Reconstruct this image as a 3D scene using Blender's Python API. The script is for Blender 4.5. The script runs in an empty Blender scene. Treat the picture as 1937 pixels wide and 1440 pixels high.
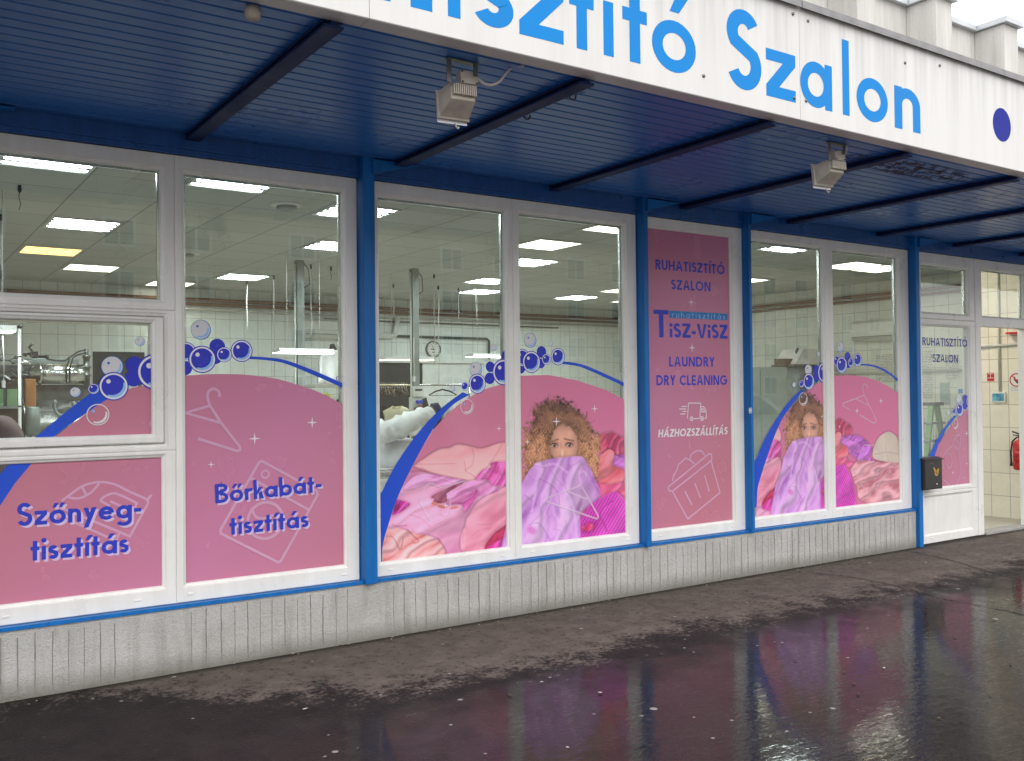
import bpy, bmesh, math, random
import numpy as np
from mathutils import Vector, Matrix
from mathutils.geometry import tessellate_polygon
random.seed(7)
R = math.radians
SC = bpy.context.scene
COL = SC.collection

# ------------------------------------------------------------------ camera, sky, sun, exposure
CF, CYAW, CPIT, CROL, CD, CH = 1792.3517, 0.5974, 0.0142, -0.0105, 5.1821, 1.4521
PW, PH = 1937.0, 1440.0
_f = Vector((math.sin(CYAW)*math.cos(CPIT), math.cos(CYAW)*math.cos(CPIT), math.sin(CPIT)))
_r = Vector((math.cos(CYAW), -math.sin(CYAW), 0))
_u = _r.cross(_f)
CR = _r*math.cos(CROL) + _u*math.sin(CROL)
CU = -_r*math.sin(CROL) + _u*math.cos(CROL)
CFW = _f
CPOS = Vector((0, -CD, CH))
cam_data = bpy.data.cameras.new('camera')
cam_data.sensor_width = 36.0
cam_data.lens = 36.0*CF/PW
cam_data.clip_start = 0.05
cam_data.clip_end = 1000
cam = bpy.data.objects.new('camera', cam_data)
COL.objects.link(cam)
cam.matrix_world = Matrix(((CR.x, CU.x, -CFW.x, CPOS.x), (CR.y, CU.y, -CFW.y, CPOS.y), (CR.z, CU.z, -CFW.z, CPOS.z), (0, 0, 0, 1)))
SC.camera = cam

SUN_EL, SUN_AZ = 58, 200     # overcast: a wide soft sun from the street side
world = bpy.data.worlds.new('World')
SC.world = world
world.use_nodes = True
wn, wl = world.node_tree.nodes, world.node_tree.links
wn.clear()
wo = wn.new('ShaderNodeOutputWorld')
wb = wn.new('ShaderNodeBackground')
sky = wn.new('ShaderNodeTexSky')
sky.sky_type = 'NISHITA'
sky.sun_disc = False
sky.sun_elevation = R(SUN_EL)
sky.sun_rotation = R(SUN_AZ)
sky.air_density = 1.0
sky.dust_density = 6.0
hs = wn.new('ShaderNodeHueSaturation')
hs.inputs['Saturation'].default_value = 0.12
hs.inputs['Value'].default_value = 0.5
wl.new(sky.outputs[0], hs.inputs['Color'])
cl = wn.new('ShaderNodeMix')            # an even layer of rain cloud in front of the clear sky
cl.data_type = 'RGBA'; cl.blend_type = 'ADD'; cl.inputs[0].default_value = 1.0
tc = wn.new('ShaderNodeTexCoord'); nz = wn.new('ShaderNodeTexNoise'); nz.inputs['Scale'].default_value = 2.2
wl.new(tc.outputs['Generated'], nz.inputs['Vector'])
cr = wn.new('ShaderNodeMapRange')
cr.inputs[1].default_value, cr.inputs[2].default_value, cr.inputs[3].default_value, cr.inputs[4].default_value = .3, .7, 5.2, 6.6
wl.new(nz.outputs['Fac'], cr.inputs[0])
wl.new(hs.outputs[0], cl.inputs[6])
wl.new(cr.outputs[0], cl.inputs[7])
wl.new(cl.outputs[2], wb.inputs['Color'])
wb.inputs['Strength'].default_value = 0.15
wl.new(wb.outputs[0], wo.inputs['Surface'])
sun_data = bpy.data.lights.new('sun', 'SUN')
sun_data.energy = 0.5
sun_data.angle = R(70)
sun_data.color = (1.0, 0.985, 0.96)
sun = bpy.data.objects.new('sun', sun_data)
COL.objects.link(sun)
sun.rotation_euler = (R(90-SUN_EL), 0, R(-18))
sun.location = (0, -10, 20)
SC.view_settings.view_transform = 'Standard'
SC.view_settings.look = 'None'
SC.view_settings.exposure = 0.8
SC.view_settings.gamma = 1.0
SC.render.engine = 'CYCLES'
SC.cycles.use_denoising = True
SC.cycles.max_bounces = 8
SC.cycles.transparent_max_bounces = 24
SC.cycles.sample_clamp_indirect = 6.0
SC.cycles.caustics_reflective = True
SC.cycles.blur_glossy = 1.0
SC.cycles.caustics_refractive = False

# pixel of the photograph -> point on a real plane of the place
def ray(px, py):
    return CFW + CR*((px-PW/2)/CF) - CU*((py-PH/2)/CF)
def onY(px, py, y):
    v = ray(px, py); return CPOS + v*((y-CPOS.y)/v.y)
def onX(px, py, x):
    v = ray(px, py); return CPOS + v*((x-CPOS.x)/v.x)
def onZ(px, py, z):
    v = ray(px, py); return CPOS + v*((z-CPOS.z)/v.z)
def to_px(X, Y, Z):
    dx, dy, dz = X-CPOS.x, Y-CPOS.y, Z-CPOS.z
    d = dx*CFW.x+dy*CFW.y+dz*CFW.z
    return PW/2+CF*(dx*CR.x+dy*CR.y+dz*CR.z)/d, PH/2-CF*(dx*CU.x+dy*CU.y+dz*CU.z)/d

# ------------------------------------------------------------------ materials
MATS = {}
def lin(c):
    return tuple(((v/255.0)/12.92 if v/255.0 <= 0.04045 else ((v/255.0+0.055)/1.055)**2.4) for v in c)
class NT:
    def __init__(s, name):
        s.m = bpy.data.materials.new(name); s.m.use_nodes = True
        s.t = s.m.node_tree; s.n = s.t.nodes; s.l = s.t.links; s.n.clear()
        s.out = s.n.new('ShaderNodeOutputMaterial')
        s._co = None
        MATS[name] = s.m
    def co(s):
        if s._co is None:
            s._co = s.n.new('ShaderNodeTexCoord').outputs['Object']
        return s._co
    def put(s, sock, v):
        if hasattr(v, 'is_output') or isinstance(v, bpy.types.NodeSocket): s.l.new(v, sock)
        else: sock.default_value = v
    def math(s, op, a, b=0.0, c=None):
        n = s.n.new('ShaderNodeMath'); n.operation = op
        s.put(n.inputs[0], a); s.put(n.inputs[1], b)
        if c is not None: s.put(n.inputs[2], c)
        return n.outputs[0]
    def noise(s, scale, detail=4, rough=.55, vec=None, dist=0.0):
        n = s.n.new('ShaderNodeTexNoise'); n.inputs['Scale'].default_value = scale
        n.inputs['Detail'].default_value = detail; n.inputs['Roughness'].default_value = rough
        n.inputs['Distortion'].default_value = dist
        s.l.new(vec if vec is not None else s.co(), n.inputs['Vector'])
        return n.outputs['Fac']
    def scaled(s, sx, sy, sz, loc=(0, 0, 0)):
        n = s.n.new('ShaderNodeMapping'); n.inputs['Scale'].default_value = (sx, sy, sz); n.inputs['Location'].default_value = loc
        s.l.new(s.co(), n.inputs['Vector']); return n.outputs[0]
    def voro(s, scale, feature='F1', vec=None, rnd=1.0):
        n = s.n.new('ShaderNodeTexVoronoi'); n.feature = feature; n.inputs['Scale'].default_value = scale
        n.inputs['Randomness'].default_value = rnd
        s.l.new(vec if vec is not None else s.co(), n.inputs['Vector']); return n
    def ramp(s, fac, stops):
        n = s.n.new('ShaderNodeValToRGB'); e = n.color_ramp.elements
        while len(e) < len(stops): e.new(0.5)
        for i, (p, c) in enumerate(stops):
            e[i].position = p; e[i].color = (c, c, c, 1) if not isinstance(c, (tuple, list)) else tuple(c)+(1,)
        s.l.new(fac, n.inputs[0]); return n.outputs[0]
    def mapr(s, v, a, b, c, d):
        n = s.n.new('ShaderNodeMapRange'); s.put(n.inputs[0], v)
        for i, k in enumerate((a, b, c, d)): n.inputs[i+1].default_value = k
        return n.outputs[0]
    def mix(s, fac, a, b, mode='MIX'):
        n = s.n.new('ShaderNodeMix'); n.data_type = 'RGBA'; n.blend_type = mode
        s.put(n.inputs[0], fac)
        for k, v in ((6, a), (7, b)):
            if isinstance(v, tuple): n.inputs[k].default_value = v+(1,) if len(v) == 3 else v
            else: s.l.new(v, n.inputs[k])
        return n.outputs[2]
    def xyz(s):
        n = s.n.new('ShaderNodeSeparateXYZ'); s.l.new(s.co(), n.inputs[0]); return n.outputs
    def bump(s, h, strength=.3, dist=.01):
        n = s.n.new('ShaderNodeBump'); n.inputs['Strength'].default_value = strength; n.inputs['Distance'].default_value = dist
        s.l.new(h, n.inputs['Height']); return n.outputs[0]
    def bsdf(s, color, rough=.5, normal=None, metal=0.0, spec=.5, coat=0.0, ior=None):
        n = s.n.new('ShaderNodeBsdfPrincipled')
        if isinstance(color, tuple): n.inputs['Base Color'].default_value = color[:3]+(1,)
        else: s.l.new(color, n.inputs['Base Color'])
        s.put(n.inputs['Roughness'], rough); s.put(n.inputs['Metallic'], metal)
        s.put(n.inputs['Specular IOR Level'], spec)
        if ior: n.inputs['IOR'].default_value = ior
        n.inputs['Coat Weight'].default_value = coat; n.inputs['Coat Roughness'].default_value = .08
        if normal is not None: s.l.new(normal, n.inputs['Normal'])
        s.l.new(n.outputs[0], s.out.inputs['Surface'])
        return n
def simple(name, c, rough=.5, var=.12, scale=6, bump=0.0, bscale=60, metal=0.0, spec=.5, coat=0.0, rv=.08):
    s = NT(name)
    f = s.noise(scale, 5)
    col = s.mix(s.mapr(f, .3, .7, 0, 1), tuple(v*(1-var) for v in c), tuple(min(1, v*(1+var)) for v in c))
    nrm = s.bump(s.noise(bscale, 3), bump, .004) if bump else None
    s.bsdf(col, s.mapr(f, .3, .7, max(.02, rough-rv), min(1, rough+rv)), nrm, metal, spec, coat)
    return s.m
def emis(name, c, k):
    s = NT(name)
    e = s.n.new('ShaderNodeEmission'); e.inputs['Color'].default_value = c+(1,)
    s.put(e.inputs['Strength'], s.mapr(s.noise(3, 2), .3, .7, k*.93, k*1.07))
    s.l.new(e.outputs[0], s.out.inputs['Surface']); return s.m

def m_pvc():
    s = NT('white_pvc')
    f = s.noise(3.0, 5, .6); st = s.noise(14, 4, .6, s.scaled(1, 1, .12))
    dirt = s.mapr(s.math('MULTIPLY', f, st), .2, .45, 0, 1)
    col = s.mix(dirt, (.76, .745, .715), (.86, .85, .83))
    s.bsdf(col, s.mapr(f, .3, .7, .24, .4), None, spec=.45); return s.m
M_PVC = m_pvc()
def m_glass():
    s = NT('window_glass')
    t = s.n.new('ShaderNodeBsdfTransparent'); t.inputs[0].default_value = (.86, .9, .875, 1)
    g = s.n.new('ShaderNodeBsdfGlossy'); g.inputs['Roughness'].default_value = 0.0
    g.inputs['Color'].default_value = (.95, 1, .97, 1)
    lw = s.n.new('ShaderNodeLayerWeight'); lw.inputs['Blend'].default_value = .5
    fac = s.math('ADD', s.math('MULTIPLY', s.math('POWER', lw.outputs['Facing'], 5.0), .9), .088)
    d = s.n.new('ShaderNodeBsdfDiffuse'); d.inputs[0].default_value = (.6, .6, .57, 1)
    # dried limescale splashes and thin run marks on the pane
    v = s.noise(5.2, 4, .6); sp = s.noise(95, 3, .7); strk = s.noise(30, 3, .6, s.scaled(1, 1, .03))
    dm = s.math('MULTIPLY', s.mapr(v, .60, .70, 0, 1), s.mapr(sp, .54, .66, 0, .40))
    dm = s.math('ADD', dm, s.mapr(strk, .62, .8, 0.0, .10))
    dm = s.math('ADD', dm, .012)
    m1 = s.n.new('ShaderNodeMixShader'); s.l.new(fac, m1.inputs[0]); s.l.new(t.outputs[0], m1.inputs[1]); s.l.new(g.outputs[0], m1.inputs[2])
    m2 = s.n.new('ShaderNodeMixShader'); s.l.new(dm, m2.inputs[0]); s.l.new(m1.outputs[0], m2.inputs[1]); s.l.new(d.outputs[0], m2.inputs[2])
    s.l.new(m2.outputs[0], s.out.inputs['Surface']); return s.m
M_GLASS = m_glass()
def m_film():
    s = NT('pink_window_film')
    x = s.xyz()
    g = s.math('ADD', s.math('MULTIPLY', x[0], .42), s.math('MULTIPLY', x[2], -.30))
    g = s.math('PINGPONG', s.math('ADD', g, .10), .55)
    col = s.mix(s.mapr(g, .0, .55, 0, 1), (.52, .185, .245), (.56, .205, .36))
    col = s.mix(s.mapr(s.noise(1.5, 3), .3, .7, 0, .25), col, (.58, .23, .31))
    s.bsdf(col, s.mapr(s.noise(5, 4), .3, .7, .18, .30), s.bump(s.noise(2.2, 2), .02, .01), spec=.36); return s.m
M_FILM = m_film()
def flat(name, c, rough=.25, var=.03, spec=.3): return simple(name, c, rough, var, 4, spec=spec)
M_BLUE = flat('bubble_blue_print', (.033, .046, .50))
M_BAND = flat('blue_arc_print', (.022, .085, .60))
M_LBLUE = flat('light_blue_print', (.28, .50, .86))
M_WHITE = flat('white_print', (.76, .74, .78))
M_CLEAR = flat('pale_bubble_print', (.66, .65, .68))
M_ICON = flat('pale_pink_line_print', (.62, .34, .50))
M_TEXT = flat('navy_blue_print', (.036, .055, .50))
M_TEXTD = flat('dark_navy_print', (.028, .032, .30))
M_TSH = flat('pale_lilac_print', (.66, .50, .72))
M_STAR = flat('sparkle_print', (.75, .70, .74))
M_LOGOB = flat('logo_band_print', (.03, .20, .52))
def m_ghost():
    s = NT('translucent_line_print')
    b = s.bsdf((.95, .74, .90), .3)
    t = s.n.new('ShaderNodeBsdfTransparent'); m = s.n.new('ShaderNodeMixShader')
    s.put(m.inputs[0], s.mapr(s.noise(8, 2),   .3, .7, .46, .54)); s.l.new(t.outputs[0], m.inputs[1]); s.l.new(b.outputs[0], m.inputs[2])
    s.l.new(m.outputs[0], s.out.inputs['Surface']); return s.m
M_GHOST = m_ghost()
def m_photo():
    s = NT('photo_print')
    a = s.n.new('ShaderNodeVertexColor'); a.layer_name = 'print'
    col = s.mix(s.mapr(s.noise(900, 1), .2, .8, 0, .06), a.outputs[0], (.5, .3, .4))
    s.bsdf(col, .24, None); return s.m
M_PHOTO = m_photo()
def m_bluepaint(name, c, rough=.32, spec=.5):
    s = NT(name)
    f = s.noise(4, 5, .6); st = s.noise(22, 4, .6, s.scaled(1, 1, .08))
    col = s.mix(s.mapr(st, .3, .7, 0, 1), tuple(v*.8 for v in c), tuple(v*1.15 for v in c))
    chip = s.mapr(s.noise(40, 4, .7), .72, .76, 0, .8)
    col = s.mix(chip, col, (.10, .09, .085))
    s.bsdf(col, s.mapr(f, .3, .7, rough-.08, rough+.12), s.bump(s.noise(18, 3), .12, .004), spec=spec); return s.m
M_POST = m_bluepaint('blue_post_paint', (.008, .140, .44), .36, .3)
M_HEAD = m_bluepaint('blue_header_paint', (.010, .085, .30))
M_BEAM = m_bluepaint('blue_beam_paint', (.012, .026, .105), .55, .12)
def m_soffit():
    s = NT('blue_soffit_slats')
    x = s.xyz()
    f = s.noise(1.1, 4, .6); g = s.noise(9, 4, .6, s.scaled(.25, 1, 1))
    col = s.mix(s.mapr(f, .3, .7, 0, 1), (.020, .13, .46), (.028, .155, .50))
    col = s.mix(s.mapr(g, .55, .8, 0, .6), col, (.05, .18, .42))
    # peeling, rusty patch at the right-hand end
    dx = s.math('DIVIDE', s.math('SUBTRACT', x[0], 5.55), .75); dy = s.math('DIVIDE', s.math('SUBTRACT', x[1], -1.62), .16)
    r2 = s.math('ADD', s.math('MULTIPLY', dx, dx), s.math('MULTIPLY', dy, dy))
    pe = s.math('MULTIPLY', s.mapr(r2, .4, 1.2, 1, 0), s.mapr(s.noise(16, 5, .7), .46, .54, 0, 1))
    col = s.mix(pe, col, (.045, .035, .035))
    ro = s.math('ADD', s.mapr(f, .3, .7, .24, .36), s.math('MULTIPLY', pe, .5))
    s.bsdf(col, ro, s.bump(s.noise(3.0, 3, .5, s.scaled(.5, 4, 1)), .18, .01), spec=.25); return s.m
M_SOFF = m_soffit()
def m_fascia():
    s = NT('white_fascia_panel')
    x = s.xyz()
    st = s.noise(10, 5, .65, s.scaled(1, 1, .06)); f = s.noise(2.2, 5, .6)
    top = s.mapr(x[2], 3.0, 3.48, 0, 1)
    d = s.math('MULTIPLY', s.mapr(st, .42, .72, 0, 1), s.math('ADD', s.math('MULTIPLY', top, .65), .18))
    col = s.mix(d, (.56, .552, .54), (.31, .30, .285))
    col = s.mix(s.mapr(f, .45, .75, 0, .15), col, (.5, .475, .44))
    s.bsdf(col, .4, s.bump(f, .04, .004)); return s.m
M_FASC = m_fascia()
M_SIGN = flat('sky_blue_vinyl', (.007, .19, .52), .6, .04, .15)
M_SIGND = flat('indigo_vinyl', (.010, .018, .23), .6, .05, .15)
M_FLASH = simple('weathered_metal_flashing', (.20, .195, .20), .5, .25, 9, .2, 30, .2)
def m_plinth():
    s = NT('plinth_concrete')
    x = s.xyz()
    f = s.noise(3, 5, .6); fine = s.noise(120, 4, .7); st = s.noise(16, 4, .6, s.scaled(1, 1, .1))
    col = s.mix(s.mapr(f, .3, .7, 0, 1), (.46, .45, .43), (.57, .56, .54))
    col = s.mix(s.mapr(fine, .5, .75, 0, .5), col, (.22, .215, .20))
    col = s.mix(s.mapr(st, .5, .8, 0, .55), col, (.24, .225, .20))
    base = s.math('MULTIPLY', s.mapr(s.math('ADD', x[2], s.math('MULTIPLY', f, -.10)), -.05, .06, 1, 0), .75)
    col = s.mix(base, col, (.13, .115, .09))
    s.bsdf(col, .85, s.bump(s.math('ADD', fine, s.math('MULTIPLY', s.noise(45, 3), .7)), .85, .012), spec=.3); return s.m
M_PLINTH = m_plinth()
M_GROOVE = simple('dirty_concrete_joint', (.23, .22, .20), .9, .3, 20)
def m_para():
    s = NT('parapet_concrete')
    st = s.noise(12, 5, .65, s.scaled(1, 1, .06)); fine = s.noise(90, 3, .7)
    col = s.mix(s.mapr(st, .35, .7, 0, 1), (.56, .545, .52), (.42, .405, .385))
    col = s.mix(s.mapr(fine, .5, .8, 0, .35), col, (.26, .25, .235))
    s.bsdf(col, .85, s.bump(fine, .4, .006), spec=.3); return s.m
M_PARA = m_para()
M_COPE = simple('galvanised_coping', (.48, .50, .52), .42, .12, 5, .1, 20, .25)
def m_asphalt():
    s = NT('wet_asphalt')
    x = s.xyz(); X, Y = x[0], x[1]
    big = s.noise(.9, 5, .6); mid = s.noise(5.5, 6, .68); fine = s.noise(34, 5, .75)
    # the strip along the plinth has dried in the lee of the canopy, with a ragged, speckled edge
    edge = s.math('ADD', Y, s.math('MULTIPLY', s.math('SUBTRACT', mid, .5), 1.1))
    edge = s.math('ADD', edge, s.math('MULTIPLY', s.math('SUBTRACT', fine, .5), 1.5))
    edge = s.math('ADD', edge, s.math('MULTIPLY', s.math('SUBTRACT', big, .5), .9))
    off = s.mapr(X, .8, 2.1, 1.0, 0)
    dry = s.mapr(s.math('SUBTRACT', edge, off), -1.08, -.86, 0, 1)
    col_d = s.mix(s.mapr(mid, .35, .65, 0, 1), (.085, .068, .058), (.135, .110, .094))
    col_d = s.mix(s.mapr(s.noise(19, 5, .75), .55, .63, 0, .85), col_d, (.035, .028, .025))
    col_w = s.mix(s.mapr(mid, .3, .7, 0, 1), (.013, .0105, .011), (.026, .020, .020))
    col = s.mix(dry, col_w, col_d)
    col = s.mix(s.mapr(fine, .58, .72, 0, .35), col, (.13, .115, .10))
    col = s.mix(s.mapr(fine, .42, .30, 0, .6), col, (.012, .010, .010))
    agg = s.voro(120)
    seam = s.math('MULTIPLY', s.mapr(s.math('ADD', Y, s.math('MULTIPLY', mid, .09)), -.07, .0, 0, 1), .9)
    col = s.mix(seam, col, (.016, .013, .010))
    # chewing gum, petals and droplets
    sp = s.voro(3.0); d = s.mapr(sp.outputs['Distance'], .045, .065, 1, 0)
    pick = s.n.new('ShaderNodeSeparateColor'); s.l.new(sp.outputs['Color'], pick.inputs[0])
    gum = s.math('MULTIPLY', d, s.mapr(pick.outputs[0], .45, .5, 0, .85))
    sp2 = s.voro(9.0); d2 = s.mapr(sp2.outputs['Distance'], .06, .09, 1, 0)
    pk2 = s.n.new('ShaderNodeSeparateColor'); s.l.new(sp2.outputs['Color'], pk2.inputs[0])
    gum2 = s.math('MULTIPLY', d2, s.mapr(pk2.outputs[1], .60, .64, 0, .8))
    spot = s.math('MAXIMUM', gum, gum2)
    col = s.mix(spot, col, (.30, .285, .28))
    # standing water where the pavement dips
    pool = s.math('ADD', s.mapr(Y, -1.75, -1.05, 1, 0), s.math('MULTIPLY', s.math('SUBTRACT', big, .5), 1.2))
    pool = s.mapr(s.math('ADD', pool, s.math('MULTIPLY', s.math('SUBTRACT', mid, .5), .8)), .15, .95, 0, 1)
    right = s.mapr(s.math('ADD', X, s.math('MULTIPLY', big, 1.2)), 2.0, 3.0, 0, 1)
    pool = s.math('MULTIPLY', pool, s.math('ADD', s.math('MULTIPLY', right, .9), .1))
    pool = s.math('MULTIPLY', pool, s.mapr(dry, 0, .6, 1, 0))
    pool = s.math('MULTIPLY', pool, s.mapr(spot, 0, 1, 1, .3))
    bh = s.math('ADD', s.math('MULTIPLY', fine, .8), s.math('MULTIPLY', agg.outputs['Distance'], .5))
    b1 = s.bump(bh, .8, .008)
    rough = s.math('ADD', s.math('MULTIPLY', dry, .2), .56)
    A = s.bsdf(col, rough, b1, spec=s.mapr(dry, 0, 1, .10, .2))
    # thin water film over the stones: it covers only part of the surface
    rip = s.noise(16, 3, .6, s.scaled(.6, 1.5, 1), .5)
    b2 = s.n.new('ShaderNodeBump'); b2.inputs['Distance'].default_value = .004
    s.l.new(rip, b2.inputs['Height']); s.put(b2.inputs['Strength'], s.mapr(Y, -1.2, -2.4, .05, .30))
    B = s.bsdf(s.mix(.5, col, (.012, .010, .010)), s.mapr(fine, .3, .7, .05, .10), b2.outputs[0], spec=.5, ior=1.33)
    cov = s.math('MULTIPLY', pool, s.mapr(fine, .34, .62, .95, .5))
    mx = s.n.new('ShaderNodeMixShader'); s.l.new(cov, mx.inputs[0]); s.l.new(A.outputs[0], mx.inputs[1]); s.l.new(B.outputs[0], mx.inputs[2])
    s.l.new(mx.outputs[0], s.out.inputs['Surface'])
    return s.m
M_ASPH = m_asphalt()
M_CRACK = simple('crack_dirt', (.014, .011, .010), .8, .2, 30)
def m_tiles(name, c, tw, th, axis, grout=(.26, .27, .25), var=.03):
    s = NT(name)
    x = s.xyz(); u = x[axis]; v = x[2]
    b = s.n.new('ShaderNodeTexBrick'); b.offset = 0.0; b.squash = 1.0
    b.inputs['Scale'].default_value = 1.0; b.inputs['Brick Width'].default_value = tw; b.inputs['Row Height'].default_value = th
    b.inputs['Mortar Size'].default_value = .003; b.inputs['Mortar Smooth'].default_value = .1
    cm = s.n.new('ShaderNodeCombineXYZ'); s.l.new(u, cm.inputs[0]); s.l.new(v, cm.inputs[1]); s.l.new(cm.outputs[0], b.inputs['Vector'])
    b.inputs['Color1'].default_value = tuple(v*(1+var) for v in c)+(1,); b.inputs['Color2'].default_value = tuple(v*(1-var) for v in c)+(1,)
    b.inputs['Mortar'].default_value = grout+(1,)
    col = s.mix(s.mapr(s.noise(9, 5, .65), .4, .7, 0, .3), b.outputs['Color'], tuple(v*.72 for v in c))
    s.bsdf(col, s.mapr(b.outputs['Fac'], 0, 1, .22, .8), s.bump(b.outputs['Fac'], -.3, .003)); return s.m
M_TILEX = m_tiles('pale_green_wall_tiles', (.74, .78, .74), .222, .295, 0)
M_TILEY = m_tiles('pale_wall_tiles', (.76, .77, .69), .222, .295, 1)
M_TILEP = m_tiles('cream_wall_tiles', (.80, .74, .62), .215, .255, 1, (.30, .26, .2), .03)
def m_ceiling():
    s = NT('suspended_ceiling_tiles')
    b = s.n.new('ShaderNodeTexBrick'); b.offset = 0.0
    b.inputs['Scale'].default_value = 1.0; b.inputs['Brick Width'].default_value = .645; b.inputs['Row Height'].default_value = .63
    b.inputs['Mortar Size'].default_value = .008; b.inputs['Mortar Smooth'].default_value = .2
    s.l.new(s.scaled(1, 1, 1, (-1.36+.645*8, -1.65+.63*6, 0)), b.inputs['Vector'])
    b.inputs['Color1'].default_value = (.48, .495, .465, 1); b.inputs['Color2'].default_value = (.425, .445, .415, 1); b.inputs['Mortar'].default_value = (.24, .25, .235, 1)
    col = s.mix(s.mapr(s.noise(120, 3, .7), .5, .8, 0, .25), b.outputs['Color'], (.38, .39, .35))
    s.bsdf(col, .9, s.bump(b.outputs['Fac'], -.2, .004)); return s.m
M_CEIL = m_ceiling()
M_FLOORI = simple('speckled_floor_tiles', (.40, .37, .31), .4, .3, 45)
M_LIGHTW = emis('cool_fluorescent_tube', (.88, 1.0, 1.0), 30)
M_LIGHTD = emis('neutral_light_diffuser', (1.0, .95, .78), 3.6)
M_LIGHTE = emis('unseen_entrance_diffuser', (1.0, .86, .62), 14)
M_LIGHTY = emis('warm_light_diffuser', (1.0, .62, .18), 2.1)
M_LAMPW = emis('work_lamp_tube', (.95, 1.0, .97), 9)
M_LAMPY = emis('warm_work_lamp_tube', (1.0, .85, .45), 3.2)
M_TRIM = simple('white_enamel', (.68, .69, .66), .35, .06, 8)
M_BEIGE = simple('aged_beige_plastic', (.50, .455, .385), .5, .18, 14, .1, 60)
M_BEIGED = simple('dirty_beige_metal', (.40, .355, .29), .55, .25, 12, .15, 60)
M_CABLE = simple('pale_cable', (.55, .53, .52), .5, .1, 20)
M_DARK = simple('near_black_plastic', (.018, .018, .02), .4, .2, 10)
M_BOX = simple('brown_black_enamel', (.020, .016, .016), .38, .2, 10, .1, 80)
M_YEL = simple('post_horn_yellow', (.62, .36, .02), .4, .1, 20)
M_STEEL = simple('brushed_stainless', (.62, .63, .60), .22, .15, 7, .05, 40, 1.0)
M_STEELD = simple('dull_dark_steel', (.16, .16, .15), .4, .3, 9, .1, 40, .8)
M_GALV = simple('galvanised_steel', (.26, .29, .27), .45, .2, 8, .1, 30, .4)
M_COPPER = simple('lagged_copper_pipe', (.22, .12, .065), .5, .25, 14, .1, 40, .3)
M_PIPEW = simple('painted_pipe', (.55, .55, .50), .4, .12, 10)
M_PIPEG = simple('dark_green_pipe', (.03, .06, .05), .4, .2, 10)
M_RUBBER = simple('black_rubber', (.02, .02, .022), .6, .2, 12)
M_CLW = simple('white_cotton', (.66, .66, .66), .9, .10, 7, .5, 18)
M_CLG = simple('pale_grey_cotton', (.50, .50, .52), .9, .14, 6, .6, 16)
M_CREAM = simple('cream_cotton', (.60, .58, .42), .9, .1, 8, .5, 25)
M_BLACKC = simple('black_cloth', (.018, .017, .02), .9, .3, 8, .5, 20)
M_NAVYC = simple('navy_cloth', (.02, .03, .09), .9, .3, 8, .5, 20)
M_BROWNC = simple('brown_cloth', (.06, .038, .028), .9, .3, 8, .5, 20)
M_REDC = simple('wine_cloth', (.20, .03, .05), .9, .3, 8, .5, 20)
M_YELC = simple('lime_cloth', (.50, .55, .06), .9, .2, 8, .5, 20)
M_MAUVE = simple('mauve_padding', (.17, .10, .10), .8, .2, 6, .4, 14)
M_WOOD = simple('worn_wood', (.11, .065, .04), .6, .3, 8)
M_ORANGE = simple('orange_panel', (.42, .17, .05), .5, .2, 8)
M_ALUG = simple('green_painted_aluminium', (.20, .33, .17), .45, .2, 9)
M_RED = simple('extinguisher_red', (.46, .012, .014), .3, .1, 8)
M_SIGNR = simple('sign_red', (.52, .02, .03), .4, .06, 8)
M_PAPER = simple('white_paper', (.70, .70, .66), .8, .05, 8)
def m_print(name, base, ink, n, x0=.42):
    s = NT(name); x = s.xyz()
    ln = s.math('FRACT', s.math('MULTIPLY', x[2], n))
    row = s.mapr(ln, .40, .46, 1, 0)
    wv = s.noise(60, 2, .5, s.scaled(1, 1, n/60.0*.8))
    k = s.math('MULTIPLY', row, s.mapr(wv, x0, x0+.06, 0, .75))
    s.bsdf(s.mix(k, base, ink), .7); return s.m
M_NOTICE = m_print('printed_notice', (.70, .69, .63), (.18, .18, .18), 42)
M_TIMET = m_print('green_timetable', (.42, .50, .45), (.12, .18, .18), 60)
M_PICT = simple('coastal_picture_print', (.10, .30, .42), .4, .7, 18)
M_NEWS = m_print('newsprint', (.55, .54, .50), (.2, .2, .25), 30)
M_CARP = simple('white_car_paint', (.72, .73, .74), .15, .03, 4, coat=.6)
M_CARG = simple('dark_car_glass', (.02, .025, .03), .05, .1, 4)
M_TYRE = simple('tyre_rubber', (.02, .02, .02), .8, .2, 20)
def m_render():
    s = NT('apartment_render')
    f = s.noise(.6, 4, .6); st = s.noise(1.6, 4, .6, s.scaled(1, 1, .1))
    s.bsdf(s.mix(s.mapr(st, .35, .7, 0, 1), (.50, .43, .33), (.40, .34, .27)), .9, s.bump(f, .1, .02)); return s.m
M_APT = m_render()
M_ROOF = simple('clay_roof', (.22, .09, .06), .8, .25, 3)
M_ROAD = simple('pale_bounce_road', (.17, .165, .16), .3, .2, 3, .4, 50)  # unseen road, made pale so it bounces light up under the canopy
M_KERB = simple('kerb_stone', (.30, .29, .28), .8, .15, 6, .3, 40)
M_FASE = simple('painted_steel_lip', (.42, .38, .355), .5, .15, 5)

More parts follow.
